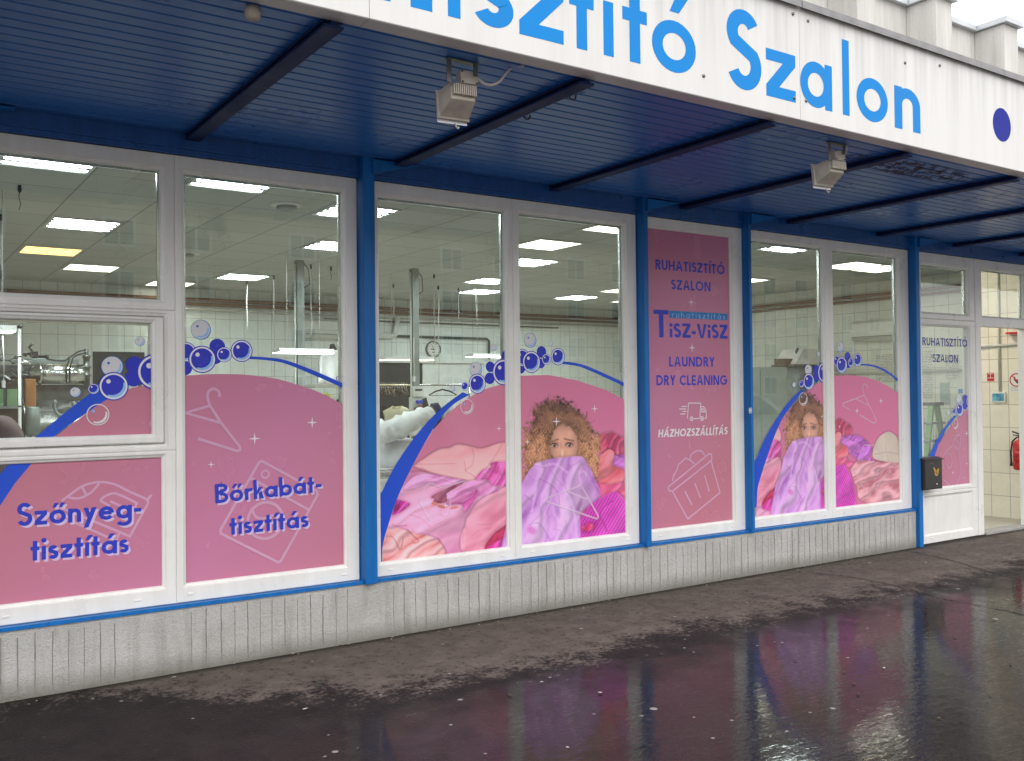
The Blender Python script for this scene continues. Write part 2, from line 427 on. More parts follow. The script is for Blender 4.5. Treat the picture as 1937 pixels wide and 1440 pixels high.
# ------------------------------------------------------------------ mesh helpers
class MB:
    def __init__(s): s.v = []; s.f = []; s.mi = []; s.sm = []
    def face(s, idx, mi=0, sm=False): s.f.append(tuple(idx)); s.mi.append(mi); s.sm.append(sm)
    def add(s, pts, faces, mi=0, sm=False):
        o = len(s.v); s.v.extend(tuple(p) for p in pts)
        for f in faces: s.face([i+o for i in f], mi, sm)
        return s
    def box(s, x0, x1, y0, y1, z0, z1, mi=0, c=0.0):
        if c <= 0:
            return s.add([(x0,y0,z0),(x1,y0,z0),(x1,y1,z0),(x0,y1,z0),(x0,y0,z1),(x1,y0,z1),(x1,y1,z1),(x0,y1,z1)],
                         [(0,3,2,1),(4,5,6,7),(0,1,5,4),(1,2,6,5),(2,3,7,6),(3,0,4,7)], mi)
        bm = bmesh.new(); bmesh.ops.create_cube(bm, size=1)
        for v in bm.verts: v.co = Vector(((x0+x1)/2+v.co.x*(x1-x0), (y0+y1)/2+v.co.y*(y1-y0), (z0+z1)/2+v.co.z*(z1-z0)))
        bmesh.ops.bevel(bm, geom=bm.edges[:], offset=c, segments=2, affect='EDGES', profile=.6)
        s.bm(bm, mi); return s
    def bm(s, bm, mi=0, sm=False, mat=None):
        o = len(s.v); bm.verts.index_update()
        s.v.extend(tuple(mat @ v.co) if mat else tuple(v.co) for v in bm.verts)
        for f in bm.faces: s.face([v.index+o for v in f.verts], mi, sm)
        bm.free()
    def obox(s, c, ax, ay, az, mi=0):
        c = Vector(c); P = [c+a*Vector(ax)+b*Vector(ay)+d*Vector(az) for d in (-.5,.5) for (a,b) in ((-.5,-.5),(.5,-.5),(.5,.5),(-.5,.5))]
        return s.add(P, [(0,3,2,1),(4,5,6,7),(0,1,5,4),(1,2,6,5),(2,3,7,6),(3,0,4,7)], mi)
    def tube(s, pts, r, n=8, mi=0, cap=True, closed=False):
        pts = [Vector(p) for p in pts]; rr = r if isinstance(r, (list, tuple)) else [r]*len(pts)
        rings = []; N = len(pts); prev = None
        for i, p in enumerate(pts):
            if closed: t = pts[(i+1) % N]-pts[i-1]
            else: t = (pts[min(i+1, N-1)]-pts[max(i-1, 0)])
            t.normalize()
            if prev is None:
                a = Vector((0,0,1)) if abs(t.z) < .9 else Vector((1,0,0))
                u = a.cross(t).normalized()
            else:
                u = (prev-t*prev.dot(t)); u = u.normalized() if u.length > 1e-6 else t.orthogonal().normalized()
            prev = u; w = t.cross(u); o = len(s.v)
            s.v.extend(tuple(p+(u*math.cos(2*math.pi*k/n)+w*math.sin(2*math.pi*k/n))*rr[i]) for k in range(n)); rings.append(o)
        for i in range(N if closed else N-1):
            a, b = rings[i], rings[(i+1) % N]
            for k in range(n): s.face((a+k, a+(k+1) % n, b+(k+1) % n, b+k), mi, True)
        if cap and not closed:
            s.face([rings[0]+k for k in range(n)][::-1], mi); s.face([rings[-1]+k for k in range(n)], mi)
        return s
    def lathe(s, c, axis, prof, n=24, mi=0, sm=True):
        c = Vector(c); t = Vector(axis).normalized(); u = t.orthogonal().normalized(); w = t.cross(u); rings = []
        for (r, h) in prof:
            o = len(s.v); rings.append(o)
            s.v.extend(tuple(c+t*h+(u*math.cos(2*math.pi*k/n)+w*math.sin(2*math.pi*k/n))*max(r, 1e-5)) for k in range(n))
        for a, b in zip(rings, rings[1:]):
            for k in range(n): s.face((a+k, a+(k+1) % n, b+(k+1) % n, b+k), mi, sm)
        s.face([rings[0]+k for k in range(n)][::-1], mi); s.face([rings[-1]+k for k in range(n)], mi)
        return s
    def prism(s, loop, axis, d0, d1, mi=0):
        # loop of 2D points; axis 'y': (x,z), 'x': (y,z), 'z': (x,y)
        f = {'y': lambda p, d: (p[0], d, p[1]), 'x': lambda p, d: (d, p[0], p[1]), 'z': lambda p, d: (p[0], p[1], d)}[axis]
        n = len(loop); o = len(s.v)
        s.v.extend(f(p, d0) for p in loop); s.v.extend(f(p, d1) for p in loop)
        tri = tessellate_polygon([[Vector((p[0], p[1], 0)) for p in loop]])
        for t in tri:
            s.face([o+i for i in t], mi); s.face([o+n+i for i in t][::-1], mi)
        for i in range(n): s.face((o+i, o+(i+1) % n, o+n+(i+1) % n, o+n+i), mi)
        return s
    def blob(s, c, rad, seed=0, sub=3, amp=.12, mi=0, sq=1.0):
        bm = bmesh.new(); bmesh.ops.create_icosphere(bm, subdivisions=sub, radius=1)
        rn = random.Random(seed); ph = [(rn.uniform(1.5, 4.5), rn.uniform(1.5, 4.5), rn.uniform(1.5, 4.5), rn.uniform(0, 6.3)) for _ in range(5)]
        for v in bm.verts:
            k = 1+sum(amp/(1+i*.4)*math.sin(a*v.co.x+b*v.co.y+d*v.co.z*1.3+e) for i, (a, b, d, e) in enumerate(ph))
            p = Vector([math.copysign(abs(q)**sq, q) for q in v.co])*k
            v.co = Vector((c[0]+p.x*rad[0], c[1]+p.y*rad[1], c[2]+p.z*rad[2]))
        s.bm(bm, mi, True); return s
    def build(s, name, mats, parent=None, label=None, flip=False):
        me = bpy.data.meshes.new(name)
        me.from_pydata(s.v, [], s.f); me.update()
        ms = mats if isinstance(mats, (list, tuple)) else [mats]
        for m in ms: me.materials.append(m)
        me.polygons.foreach_set('material_index', s.mi); me.polygons.foreach_set('use_smooth', s.sm)
        bm = bmesh.new(); bm.from_mesh(me); bmesh.ops.recalc_face_normals(bm, faces=bm.faces[:]); bm.to_mesh(me); bm.free()
        o = bpy.data.objects.new(name, me); COL.objects.link(o)
        if parent is not None: adopt(o, parent)
        if label: o['label'] = label
        return o
def world_loc(o):
    p = Vector(o.location)
    while o.parent: o = o.parent; p += Vector(o.location)
    return p
def adopt(o, parent):
    # vertices are in world metres; an Empty parent stands at the base of its thing
    o.parent = parent
    r = parent
    while r.parent: r = r.parent
    if parent.type == 'EMPTY': o.matrix_parent_inverse = Matrix.Translation(-Vector(parent.location))
def thing(name, label, cat, loc=(0, 0, 0), group=None):
    o = bpy.data.objects.new(name, None); COL.objects.link(o); o.location = loc; o.empty_display_size = .1
    o['label'] = label; o['category'] = cat
    if group: o['group'] = group
    return o
def tag(o, label, cat, group=None):
    o['label'] = label; o['category'] = cat
    if group: o['group'] = group
    return o
def structure(o): o['kind'] = 'structure'; return o
def copy_tree(o, delta=None, label=None, parent=None):
    c = o.copy(); COL.objects.link(c)
    if parent is not None:
        c.parent = parent; c.matrix_parent_inverse = o.matrix_parent_inverse.copy()
    for ch in list(o.children): copy_tree(ch, parent=c)
    if delta is not None: c.location = Vector(o.location)+Vector(delta)
    if label: c['label'] = label
    return c

# ------------------------------------------------------------------ flat print helpers (film plane is y = const)
def clip(poly, x0, x1, z0, z1):
    def cut(P, f, inter):
        out = []
        for i in range(len(P)):
            a, b = P[i-1], P[i]
            if f(b):
                if not f(a): out.append(inter(a, b))
                out.append(b)
            elif f(a): out.append(inter(a, b))
        return out
    def ix(k): return lambda a, b: (k, a[1]+(b[1]-a[1])*(k-a[0])/(b[0]-a[0]))
    def iz(k): return lambda a, b: (a[0]+(b[0]-a[0])*(k-a[1])/(b[1]-a[1]), k)
    for f, i in ((lambda p: p[0] >= x0, ix(x0)), (lambda p: p[0] <= x1, ix(x1)), (lambda p: p[1] >= z0, iz(z0)), (lambda p: p[1] <= z1, iz(z1))):
        if not poly: return []
        poly = cut(poly, f, i)
    return poly
class Flat:
    """flat printed shapes on one pane; every shape gets its own hair-thin layer"""
    def __init__(s, y, rect=None, step=.00007): s.mb = MB(); s.y = y; s.k = 0; s.rect = rect; s.step = step; s.mats = []
    def mi(s, m):
        if m not in s.mats: s.mats.append(m)
        return s.mats.index(m)
    def poly(s, P, m, layer=True):
        if s.rect: P = clip([tuple(p) for p in P], *s.rect)
        if len(P) < 3: return
        if layer: s.k += 1
        y = s.y-s.k*s.step; o = len(s.mb.v)
        s.mb.v.extend((p[0], y, p[1]) for p in P)
        k = s.mi(m)
        for t in tessellate_polygon([[Vector((p[0], p[1], 0)) for p in P]]):
            if len(set(t)) == 3: s.mb.face([o+i for i in t], k)
    def ring(s, c, r0, r1, m, a0=0, a1=360, n=40):
        s.k += 1; y = s.y-s.k*s.step; k = s.mi(m)
        for i in range(n):
            t0, t1 = R(a0+(a1-a0)*i/n), R(a0+(a1-a0)*(i+1)/n)
            q = [(c[0]+r*math.cos(t), c[1]+r*math.sin(t)) for r, t in ((r0, t0), (r1, t0), (r1, t1), (r0, t1))]
            if s.rect: q = clip(q, *s.rect)
            if len(q) >= 3:
                o = len(s.mb.v); s.mb.v.extend((p[0], y, p[1]) for p in q); s.mb.face(range(o, o+len(q)), k)
    def disc(s, c, r, m, n=40): s.poly([(c[0]+r*math.cos(2*math.pi*i/n), c[1]+r*math.sin(2*math.pi*i/n)) for i in range(n)], m)
    def stroke(s, P, w, m, closed=False, layer=True):
        """constant-width line with mitred joints"""
        P = [Vector((p[0], p[1])) for p in P]; n = len(P)
        L, Q = [], []
        for i in range(n):
            a = P[i-1] if (i > 0 or closed) else None; b = P[(i+1) % n] if (i < n-1 or closed) else None
            d0 = (P[i]-a).normalized() if a is not None else None; d1 = (b-P[i]).normalized() if b is not None else None
            if d0 is None: d0 = d1
            if d1 is None: d1 = d0
            n0 = Vector((-d0.y, d0.x)); n1 = Vector((-d1.y, d1.x)); mm = (n0+n1)
            mm = mm.normalized() if mm.length > 1e-6 else n0
            k = (w/2)/max(.35, mm.dot(n0)); L.append(P[i]+mm*k); Q.append(P[i]-mm*k)
        if layer: s.k += 1
        y = s.y-s.k*s.step; k = s.mi(m)
        for i in range(n if closed else n-1):
            j = (i+1) % n; q = [tuple(L[i]), tuple(L[j]), tuple(Q[j]), tuple(Q[i])]
            if s.rect: q = clip(q, *s.rect)
            if len(q) >= 3:
                o = len(s.mb.v); s.mb.v.extend((p[0], y, p[1]) for p in q); s.mb.face(range(o, o+len(q)), k)
    def star(s, c, r, m):
        P = []
        for i in range(8):
            a = R(45*i); q = r if i % 2 == 0 else r*.2
            P.append((c[0]+q*math.cos(a), c[1]+q*math.sin(a)))
        s.poly(P, m)
    def build(s, name, parent): return s.mb.build(name, s.mats, parent) if s.mb.f else None

class Film:
    """prints on one pane: every bubble, word, arc and drawing is a sheet of its own"""
    def __init__(s, parent, rect, y): s.parent, s.rect, s.y = parent, rect, y
    def open(s): return Flat(s.y, s.rect)
    def close(s, f, name):
        if name in ('window_film', 'arc_print', 'bubble_print', 'logo_band'): s.y -= (f.k+1)*f.step
        return f.build(name, s.parent)
    def poly(s, P, m, name='arc_print'): f = s.open(); f.poly(P, m); s.close(f, name)

# a geometric sans serif drawn as strokes and polygons; cap height 1
def arc(cx, cy, rx, ry, a0, a1, n=18): return [(cx+rx*math.cos(R(a0+(a1-a0)*i/n)), cy+ry*math.sin(R(a0+(a1-a0)*i/n))) for i in range(n+1)]
def glyph(c, w):
    h = w/2; X = .61; A = 1.03; S = []; Pn = []; wd = .5
    st = lambda x, a, b: Pn.append([(x, a), (x+w, a), (x+w, b), (x, b)])
    bar = lambda a, b, y: Pn.append([(a, y), (b, y), (b, y+w), (a, y+w)])
    base = {'Á':'A','Í':'I','Ó':'O','á':'a','í':'ı','ó':'o','ő':'o','Ő':'O','i':'ı'}.get(c, c)
    def ess(W, H):
        r1 = (H/2+h)*.5*.96; r2 = H/2+h-r1; rx = W/2-h
        up = arc(W/2-.01*H, H-r1, rx*.92, r1-h, 28, 218); lo = arc(W/2, r2, rx, r2-h, 38, -155)
        S.append((up+lo, False))
    if base == 'o': wd = X*1.02; S.append((arc(wd/2, X/2, wd/2-h, X/2-h, 0, 360, 32)[:-1], True))
    elif base == 'a': wd = X*1.04; S.append((arc(X/2, X/2, X/2-h, X/2-h, 0, 360, 32)[:-1], True)); st(wd-w, 0, X)
    elif base == 'b': wd = X*1.04; S.append((arc(wd-X/2, X/2, X/2-h, X/2-h, 0, 360, 32)[:-1], True)); st(0, 0, A)
    elif base == 'd': wd = X*1.04; S.append((arc(X/2, X/2, X/2-h, X/2-h, 0, 360, 32)[:-1], True)); st(wd-w, 0, A)
    elif base == 'g': wd = X*1.04; S.append((arc(X/2, X/2, X/2-h, X/2-h, 0, 360, 32)[:-1], True)); S.append(([(wd-h, X), (wd-h, -.08)]+arc(X/2+.01, -.08, wd-h-X/2-.01, .17, 0, -160)[1:], False))
    elif base in 'nhr' and base != '':
        wd = .50 if base != 'r' else .34
        st(0, 0, A if base == 'h' else X)
        if base == 'r': S.append((arc(.27, X-h-.16, .27-h, .16, 165, 62), False))
        else: rr = (wd-w)/2; S.append((arc(wd/2, X-h-rr, rr, rr, 172, 0)+[(wd-h, 0)], False))
    elif base == 'm':
        wd = .80; st(0, 0, X); rr = (wd-w)/4
        for q in (0, 1): S.append((arc(h+rr+2*rr*q, X-h-rr, rr, rr, 172, 0)+[(h+2*rr*(q+1), 0)], False))
    elif base == 'u': wd = .50; rr = (wd-w)/2; S.append(([(h, X)]+arc(wd/2, h+rr, rr, rr, 180, 360)+[(wd-h, X)], False))
    elif base == 'ı': wd = w; st(0, 0, X)
    elif base == 'l': wd = w; st(0, 0, A)
    elif base == 't': wd = .34; st(.17-h, 0, .86); bar(0, .17-h, X-w); bar(.17+h, wd, X-w)
    elif base == 's': wd = .40; ess(wd, X)
    elif base == 'z': wd = .46; bar(0, wd, X-w); bar(0, wd, 0); Pn.append([(0, w), (1.35*w, w), (wd, X-w), (wd-1.35*w, X-w)])
    elif base == 'k': wd = .46; st(0, 0, A); Pn.append([(w, .22), (w, .22+1.25*w), (wd-1.3*w, X), (wd, X)]); Pn.append([(w+.07, .30), (w+.07+.9*w, .30+.7*w), (wd+.03, 0), (wd+.03-1.35*w, 0)])
    elif base == 'y': wd = .52; Pn.append([(wd-1.15*w, X), (wd, X), (.2, -.28), (.2-1.15*w, -.28)]); Pn.append([(0, X), (1.15*w, X), (wd/2+.03, .22), (wd/2-.06, .06)])
    elif base == 'e': wd = X; S.append((arc(X/2, X/2, X/2-h, X/2-h, 0, 322, 32), False)); bar(w*.9, X-w*.6, X/2-h*.8)
    elif base == 'c': wd = X*.9; S.append((arc(X/2, X/2, X/2-h, X/2-h, 48, 312, 28), False))
    elif base == 'S': wd = .56; ess(wd, 1)
    elif base == 'O': wd = .96; S.append((arc(wd/2, .5, wd/2-h, .5-h, 0, 360, 40)[:-1], True))
    elif base == 'C': wd = .78; S.append((arc(.48, .5, .48-h, .5-h, 48, 312, 36), False))
    elif base == 'G': wd = .90; S.append((arc(.47, .5, .47-h, .5-h, 45, 350, 36), False)); bar(.50, .93-h*.2, .5-h)
    elif base == 'D': wd = .78; st(0, 0, 1); S.append(([(w, 1-h), (.26, 1-h)]+arc(.30, .5, wd-.30-h, .5-h, 90, -90, 26)+[(.26, h), (w, h)], False))
    elif base == 'B': wd = .60; st(0, 0, 1); S.append(([(w, 1-h), (.28, 1-h)]+arc(.28, .765, .22, .235-h, 90, -90)+[(w, .53+h*.0)], False)); S.append(([(w, .53-.001), (.3, .53)]+arc(.30, .27, wd-.30-h, .27-h+.0, 90, -90)+[(w, h)], False))
    elif base == 'R': wd = .60; st(0, 0, 1); S.append(([(w, 1-h), (.28, 1-h)]+arc(.28, .72, wd-.30-h, .28-h, 90, -90)+[(w, .44+h)], False)); Pn.append([(.24, .44), (.24+1.2*w, .44), (wd+.02, 0), (wd+.02-1.2*w, 0)])
    elif base == 'P': wd = .56; st(0, 0, 1); S.append(([(w, 1-h), (.28, 1-h)]+arc(.28, .72, wd-.28-h, .28-h, 90, -90)+[(w, .44+h)], False))
    elif base == 'U': wd = .68; rr = (wd-w)/2; S.append(([(h, 1)]+arc(wd/2, h+rr, rr, rr, 180, 360)+[(wd-h, 1)], False))
    elif base == 'H': wd = .70; st(0, 0, 1); st(wd-w, 0, 1); bar(w, wd-w, .5-h)
    elif base == 'A':
        wd = .80; k = w*1.1; c2 = wd/2
        Pn.append([(0, 0), (k, 0), (c2+k*.1, 1), (c2-k/2, 1)]); Pn.append([(wd, 0), (wd-k, 0), (c2-k*.1, 1), (c2+k/2, 1)])
        bar(.22, wd-.22, .24)
    elif base == 'V': wd = .76; k = w*1.1; c2 = wd/2; Pn.append([(0, 1), (k, 1), (c2+k*.1, 0), (c2-k/2, 0)]); Pn.append([(wd, 1), (wd-k, 1), (c2-k*.1, 0), (c2+k/2, 0)])
    elif base == 'Y': wd = .66; c2 = wd/2; k = w*1.12; st(c2-h, 0, .44); Pn.append([(0, 1), (k, 1), (c2+h, .44), (c2-h, .44)]); Pn.append([(wd, 1), (wd-k, 1), (c2-h, .44), (c2+h, .44)])
    elif base == 'N': wd = .76; st(0, 0, 1); st(wd-w, 0, 1); Pn.append([(w*.2, 1), (w*1.2, 1), (wd-w*.2, 0), (wd-w*1.2, 0)])
    elif base == 'T': wd = .56; bar(0, wd, 1-w); st(wd/2-h, 0, 1-w)
    elif base == 'I': wd = w; st(0, 0, 1)
    elif base == 'L': wd = .46; st(0, 0, 1); bar(w, wd, 0)
    elif base == 'E': wd = .52; st(0, 0, 1); bar(w, wd, 0); bar(w, wd, 1-w); bar(w, wd-.03, .5-h)
    elif base == 'Z': wd = .62; bar(0, wd, 1-w); bar(0, wd, 0); Pn.append([(0, w), (1.35*w, w), (wd, 1-w), (wd-1.35*w, 1-w)])
    elif base == 'K': wd = .62; st(0, 0, 1); Pn.append([(w, .38), (w, .38+1.3*w), (wd-1.3*w, 1), (wd, 1)]); Pn.append([(w+.1, .5), (w+.1+w, .5+.6*w), (wd+.04, 0), (wd+.04-1.35*w, 0)])
    elif base == '-': wd = .30; bar(0, wd, .27)
    elif base == ' ': wd = .28
    top = X if c.islower() or c == 'ı' else 1.0
    if c == 'i': Pn.append([(wd/2+w*.62*math.cos(2*math.pi*k/18), .86+w*.62*math.sin(2*math.pi*k/18)) for k in range(18)])
    if c in 'ÁÍÓáíó': m = wd/2+(.02 if c not in 'á' else .0); Pn.append([(m-w*.55, top+.10), (m+w*.35, top+.10), (m+w*1.35, top+.32), (m+w*.15, top+.32)])
    if c in 'őŐ':
        for q in (-.13, .11): m = wd/2+q; Pn.append([(m-w*.45, top+.10), (m+w*.35, top+.10), (m+w*1.1, top+.30), (m+w*.1, top+.30)])
    return wd, S, Pn
def text_width(t, w, gap):
    return sum(glyph(c, w)[0]+gap for c in t)-gap
def text(fl, t, pL, pR, pT, m, w=.17, gap=.10, dx=0.0, dz=0.0, slant=0.0, shadow=False, only=None):
    """pL, pR: baseline ends (x, z); pT: a point at cap height above pL"""
    if isinstance(fl, Film):
        # one sheet per word, or per letter where the letters stand far apart
        runs, k = [], 0
        if gap > .3: runs = [(i, i+1) for i in range(len(t))]
        else:
            for wd_ in t.split(' '): runs.append((k, k+len(wd_))); k += len(wd_)+1
        for run in runs:
            f = fl.open()
            if m is M_TEXT and shadow: text(f, t, pL, pR, pT, M_TSH, w, gap, .011, -.011, slant, only=run)
            text(f, t, pL, pR, pT, m, w, gap, dx, dz, slant, only=run); fl.close(f, 'lettering')
        return
    pL, pR, pT = Vector(pL), Vector(pR), Vector(pT)
    u = (pR-pL).normalized(); n = Vector((-u.y, u.x)); hgt = (pT-pL).dot(n)
    sx = (pR-pL).length/text_width(t, w, gap); x = 0.0
    for i_, c in enumerate(t):
        wd, S, Pn = glyph(c, w)
        if only and not only[0] <= i_ < only[1]: x += wd+gap; continue
        mp = lambda p: tuple(pL+u*((p[0]+x+slant*p[1])*sx)+n*(p[1]*hgt)+Vector((dx, dz)))
        for P, cl in S:
            # offset in glyph space so both scales apply to stroke ends too
            fl2 = Flat(0); fl2.stroke(P, w, m, cl); fl.k += 1; y = fl.y-fl.k*fl.step; k = fl.mi(m)
            for f in fl2.mb.f:
                q = [mp((fl2.mb.v[i][0], fl2.mb.v[i][2])) for i in f]
                if fl.rect: q = clip(q, *fl.rect)
                if len(q) >= 3:
                    o = len(fl.mb.v); fl.mb.v.extend((p[0], y, p[1]) for p in q); fl.mb.face(range(o, o+len(q)), k)
        for P in Pn: fl.poly([mp(p) for p in P], m)
        x += wd+gap

# ------------------------------------------------------------------ ground
gm = MB()
xs = [-60, -12, -4, 0, 4, 8, 12, 16, 60, 110]; ys = [-24.0, -14.0, -8, -5, -3, -1.5, -.05]
def gz(x, y): return 0.0
mb = MB()
mb.add([(-40, -7.2, 0), (60, -7.2, 0), (60, 12, 0), (-40, 12, 0)], [(0, 1, 2, 3)])
structure(mb.build('pavement', M_ASPH))
mb = MB(); mb.box(-40, 60, -7.35, -7.2, -.16, .0, 0, .012); structure(mb.build('kerb', M_KERB))
mb = MB(); mb.add([(-250, -300, -.12), (350, -300, -.12), (350, 150, -.12), (-250, 150, -.12)], [(0, 1, 2, 3)])
structure(mb.build('road', M_ROAD))

# cracks in the pavement: long irregular joints running out from the building
mb = MB(); rn = random.Random(3)
for pts in ([(1700, 1040), (1790, 1058), (1870, 1082), (1937, 1098), (2040, 1128)], [(1545, 1086), (1610, 1092), (1690, 1108), (1790, 1134), (1880, 1151), (1937, 1163), (2030, 1190)]):
    W = [onZ(a, b, .0) for a, b in pts]; P = []
    for a, b in zip(W, W[1:]):
        for k in range(14): P.append(a.lerp(b, k/14.0)+Vector((rn.uniform(-.012, .012), rn.uniform(-.012, .012), 0)))
    for i in range(len(P)-1):
        d = (P[i+1]-P[i]); nrm = Vector((-d.y, d.x, 0)).normalized(); a0 = rn.uniform(.003, .008); a1 = rn.uniform(.003, .008)
        mb.add([P[i]+nrm*a0+Vector((0, 0, .004)), P[i]-nrm*a0+Vector((0, 0, .004)), P[i+1]-nrm*a1+Vector((0, 0, .004)), P[i+1]+nrm*a1+Vector((0, 0, .004))], [(0, 1, 2, 3)])
structure(mb.build('pavement_cracks', M_CRACK))

mb = MB(); rn = random.Random(17)
for k in range(420):
    x = rn.uniform(.2, 12.5); y = -.05-abs(rn.gauss(0, .05)) if k < 300 else rn.uniform(-3.2, -.1)
    r_ = rn.uniform(.004, .011)*(1.5 if k >= 300 else 1); a0 = rn.uniform(0, 6.3); el = rn.uniform(.35, .9); z = .004
    P = []
    for j in range(7):
        t_ = 2*math.pi*j/7; u_, v_ = r_*math.cos(t_)*rn.uniform(.75, 1.15), r_*el*math.sin(t_)*rn.uniform(.75, 1.15)
        P.append((x+u_*math.cos(a0)-v_*math.sin(a0), y+u_*math.sin(a0)+v_*math.cos(a0), z+rn.uniform(0, r_*.35)))
    mb.add(P+[(x, y, z+r_*.45)], [(j, (j+1) % 7, 7) for j in range(7)], rn.choice([0, 0, 0, 1, 1, 2]))
LI = mb.build('leaf_litter', [simple('wet_brown_leaf', (.045, .028, .016), .6, .4, 40), simple('dark_grit', (.03, .026, .022), .7, .4, 40), simple('pale_petal', (.34, .32, .30), .6, .2, 40)])
LI['kind'] = 'stuff'; LI['label'] = 'scattered wet leaf crumbs and grit along the foot of the plinth'; LI['category'] = 'litter'

# ------------------------------------------------------------------ the shop building
SHOP = thing('shop_building', 'single storey dry cleaning shop with blue posts, white windows and pink window films', 'shop', (5, 0, 0))
XL, XR = -3.0, 14.2
ZS, ZT, ZC = .358, 2.75, 2.865
GY = .034           # glass plane
FY = .027           # film plane

# plinth with vertical joints in the face
mb = MB(); mb.box(XL, 8.045, -.035, .12, -.05, .338)
mb.build('plinth', M_PLINTH, SHOP)
mb = MB(); rn = random.Random(5); x = -2.9
nojoint = ((1.05, 1.42), (2.33, 2.62))
while x < 8.0:
    if not any(a < x < b for a, b in nojoint):
        z0, z1 = rn.uniform(.0, .02), rn.uniform(.300, .326); w = rn.uniform(.0014, .0030); P = []
        pts = [(x+rn.uniform(-.0018, .0018), z0+(z1-z0)*k/6.0) for k in range(7)]
        for (a, za), (b, zb) in zip(pts, pts[1:]):
            mb.add([(a-w, -.0375, za), (a+w, -.0375, za), (b+w, -.0375, zb), (b-w, -.0375, zb)], [(0, 1, 2, 3)])
    x += rn.uniform(.068, .082) if x < 3.2 else rn.uniform(.06, .09)
mb.build('plinth_joint', M_GROOVE, SHOP)
mb = MB(); mb.box(XL, 8.02, -.045, .10, .3385, .3575); mb.build('sill_strip', M_POST, SHOP)
# header
mb = MB(); mb.box(XL, XR, -.02, .12, ZT+.002, ZC+.16); mb.box(XL, XR, -.035, -.0205, ZT+.03, ZT+.045); mb.build('header', M_HEAD, SHOP)
# posts
POSTS = [(.19, .30), (2.420, 2.488), (4.636, 4.668), (5.748, 5.764)]
posts = [(2.425, 2.500, ZS-.02), (4.637, 4.682, ZS-.02), (5.746, 5.776, ZS-.02), (7.985, 8.045, 0.0), (.20, .29, ZS-.02), (10.55, 10.63, 0.0)]
for x0, x1, z0 in posts:
    mb = MB(); mb.box(x0, x1, -.075, .11, z0, ZC+.05, 0, .006)
    p = mb.build('post', M_POST, SHOP)
    if z0 == 0.0 and x0 < 9:
        q = MB(); q.box(x1+.0015, x1+.115, .002, .04, 0, ZT+.05, 0, .004); q.build('post_flange', M_POST, p)
    b = MB(); xe = x1+.30
    b.add([(x1-.02, -.10, ZC-.012), (xe, -.10, ZC-.012), (x1-.02, -.10, ZT+.02), (x1-.02, -.022, ZC-.012), (xe, -.022, ZC-.012), (x1-.02, -.022, ZT+.02)],
          [(0, 1, 2), (3, 5, 4), (0, 2, 5, 3), (2, 1, 4, 5), (1, 0, 3, 4)])
    b.build('bracket', M_POST, p)

def ring_frame(mb, x0, x1, z0, z1, a, b, c, d, front=0.0, pane_y=GY, back=.075, bead=.016):
    """one mitred pvc member: outer rect x0..x1, z0..z1, pane opening a..b, c..d"""
    def loop(ix, iz, y): return [(x0+ix[0], y, z0+iz[0]), (x1-ix[1], y, z0+iz[0]), (x1-ix[1], y, z1-iz[1]), (x0+ix[0], y, z1-iz[1])]
    full = ((a-x0, x1-b), (c-z0, z1-d))
    def at(t, off): return (tuple(max(0, f*t-off) for f in full[0]), tuple(max(0, f*t-off) for f in full[1]))
    Ls = [loop((0, 0), (0, 0), back), loop((0, 0), (0, 0), front+.006), loop((.003, .003), (.003, .003), front+.0012), loop((.007, .007), (.007, .007), front)]
    i1 = at(1, bead+.004); Ls.append(loop(*i1, front)); i2 = at(1, bead); Ls.append(loop(*i2, front+.003))
    i3 = at(1, bead-.001); Ls.append(loop(*i3, front+.008)); i4 = at(1, .004); Ls.append(loop(*i4, front+.013)); Ls.append(loop(*full, front+.019)); Ls.append(loop(*full, back))
    o = len(mb.v)
    for L in Ls: mb.v.extend(L)
    for k in range(len(Ls)-1):
        for i in range(4):
            j = (i+1) % 4; mb.face((o+4*k+i, o+4*k+j, o+4*k+4+j, o+4*k+4+i))
    k = len(Ls)-1
    for i in range(4):
        j = (i+1) % 4; mb.face((o+4*k+i, o+4*k+j, o+j, o+i))
def drain(mb, x, z): mb.box(x-.016, x+.016, -.0045, .0035, z-.0055, z+.0055, 0, .003)
def pane(x0, x1, z0, z1, parent, y=GY):
    m = MB(); m.add([(x0-.012, y, z0-.012), (x1+.012, y, z0-.012), (x1+.012, y, z1+.012), (x0-.012, y, z1+.012)], [(0, 1, 2, 3)])
    return m.build('pane', M_GLASS, parent)
def spacer(x0, x1, z0, z1, parent):
    # bright aluminium spacer bar of the double glazing, seen through the pane
    m = MB()
    for (a, b, c, d) in ((x0+.001, x0+.011, z0, z1), (x1-.011, x1-.001, z0, z1), (x0+.012, x1-.012, z1-.011, z1-.001)): m.box(a, b, GY+.006, GY+.024, c, d)
    return m.build('glazing_spacer', M_STEEL, parent)

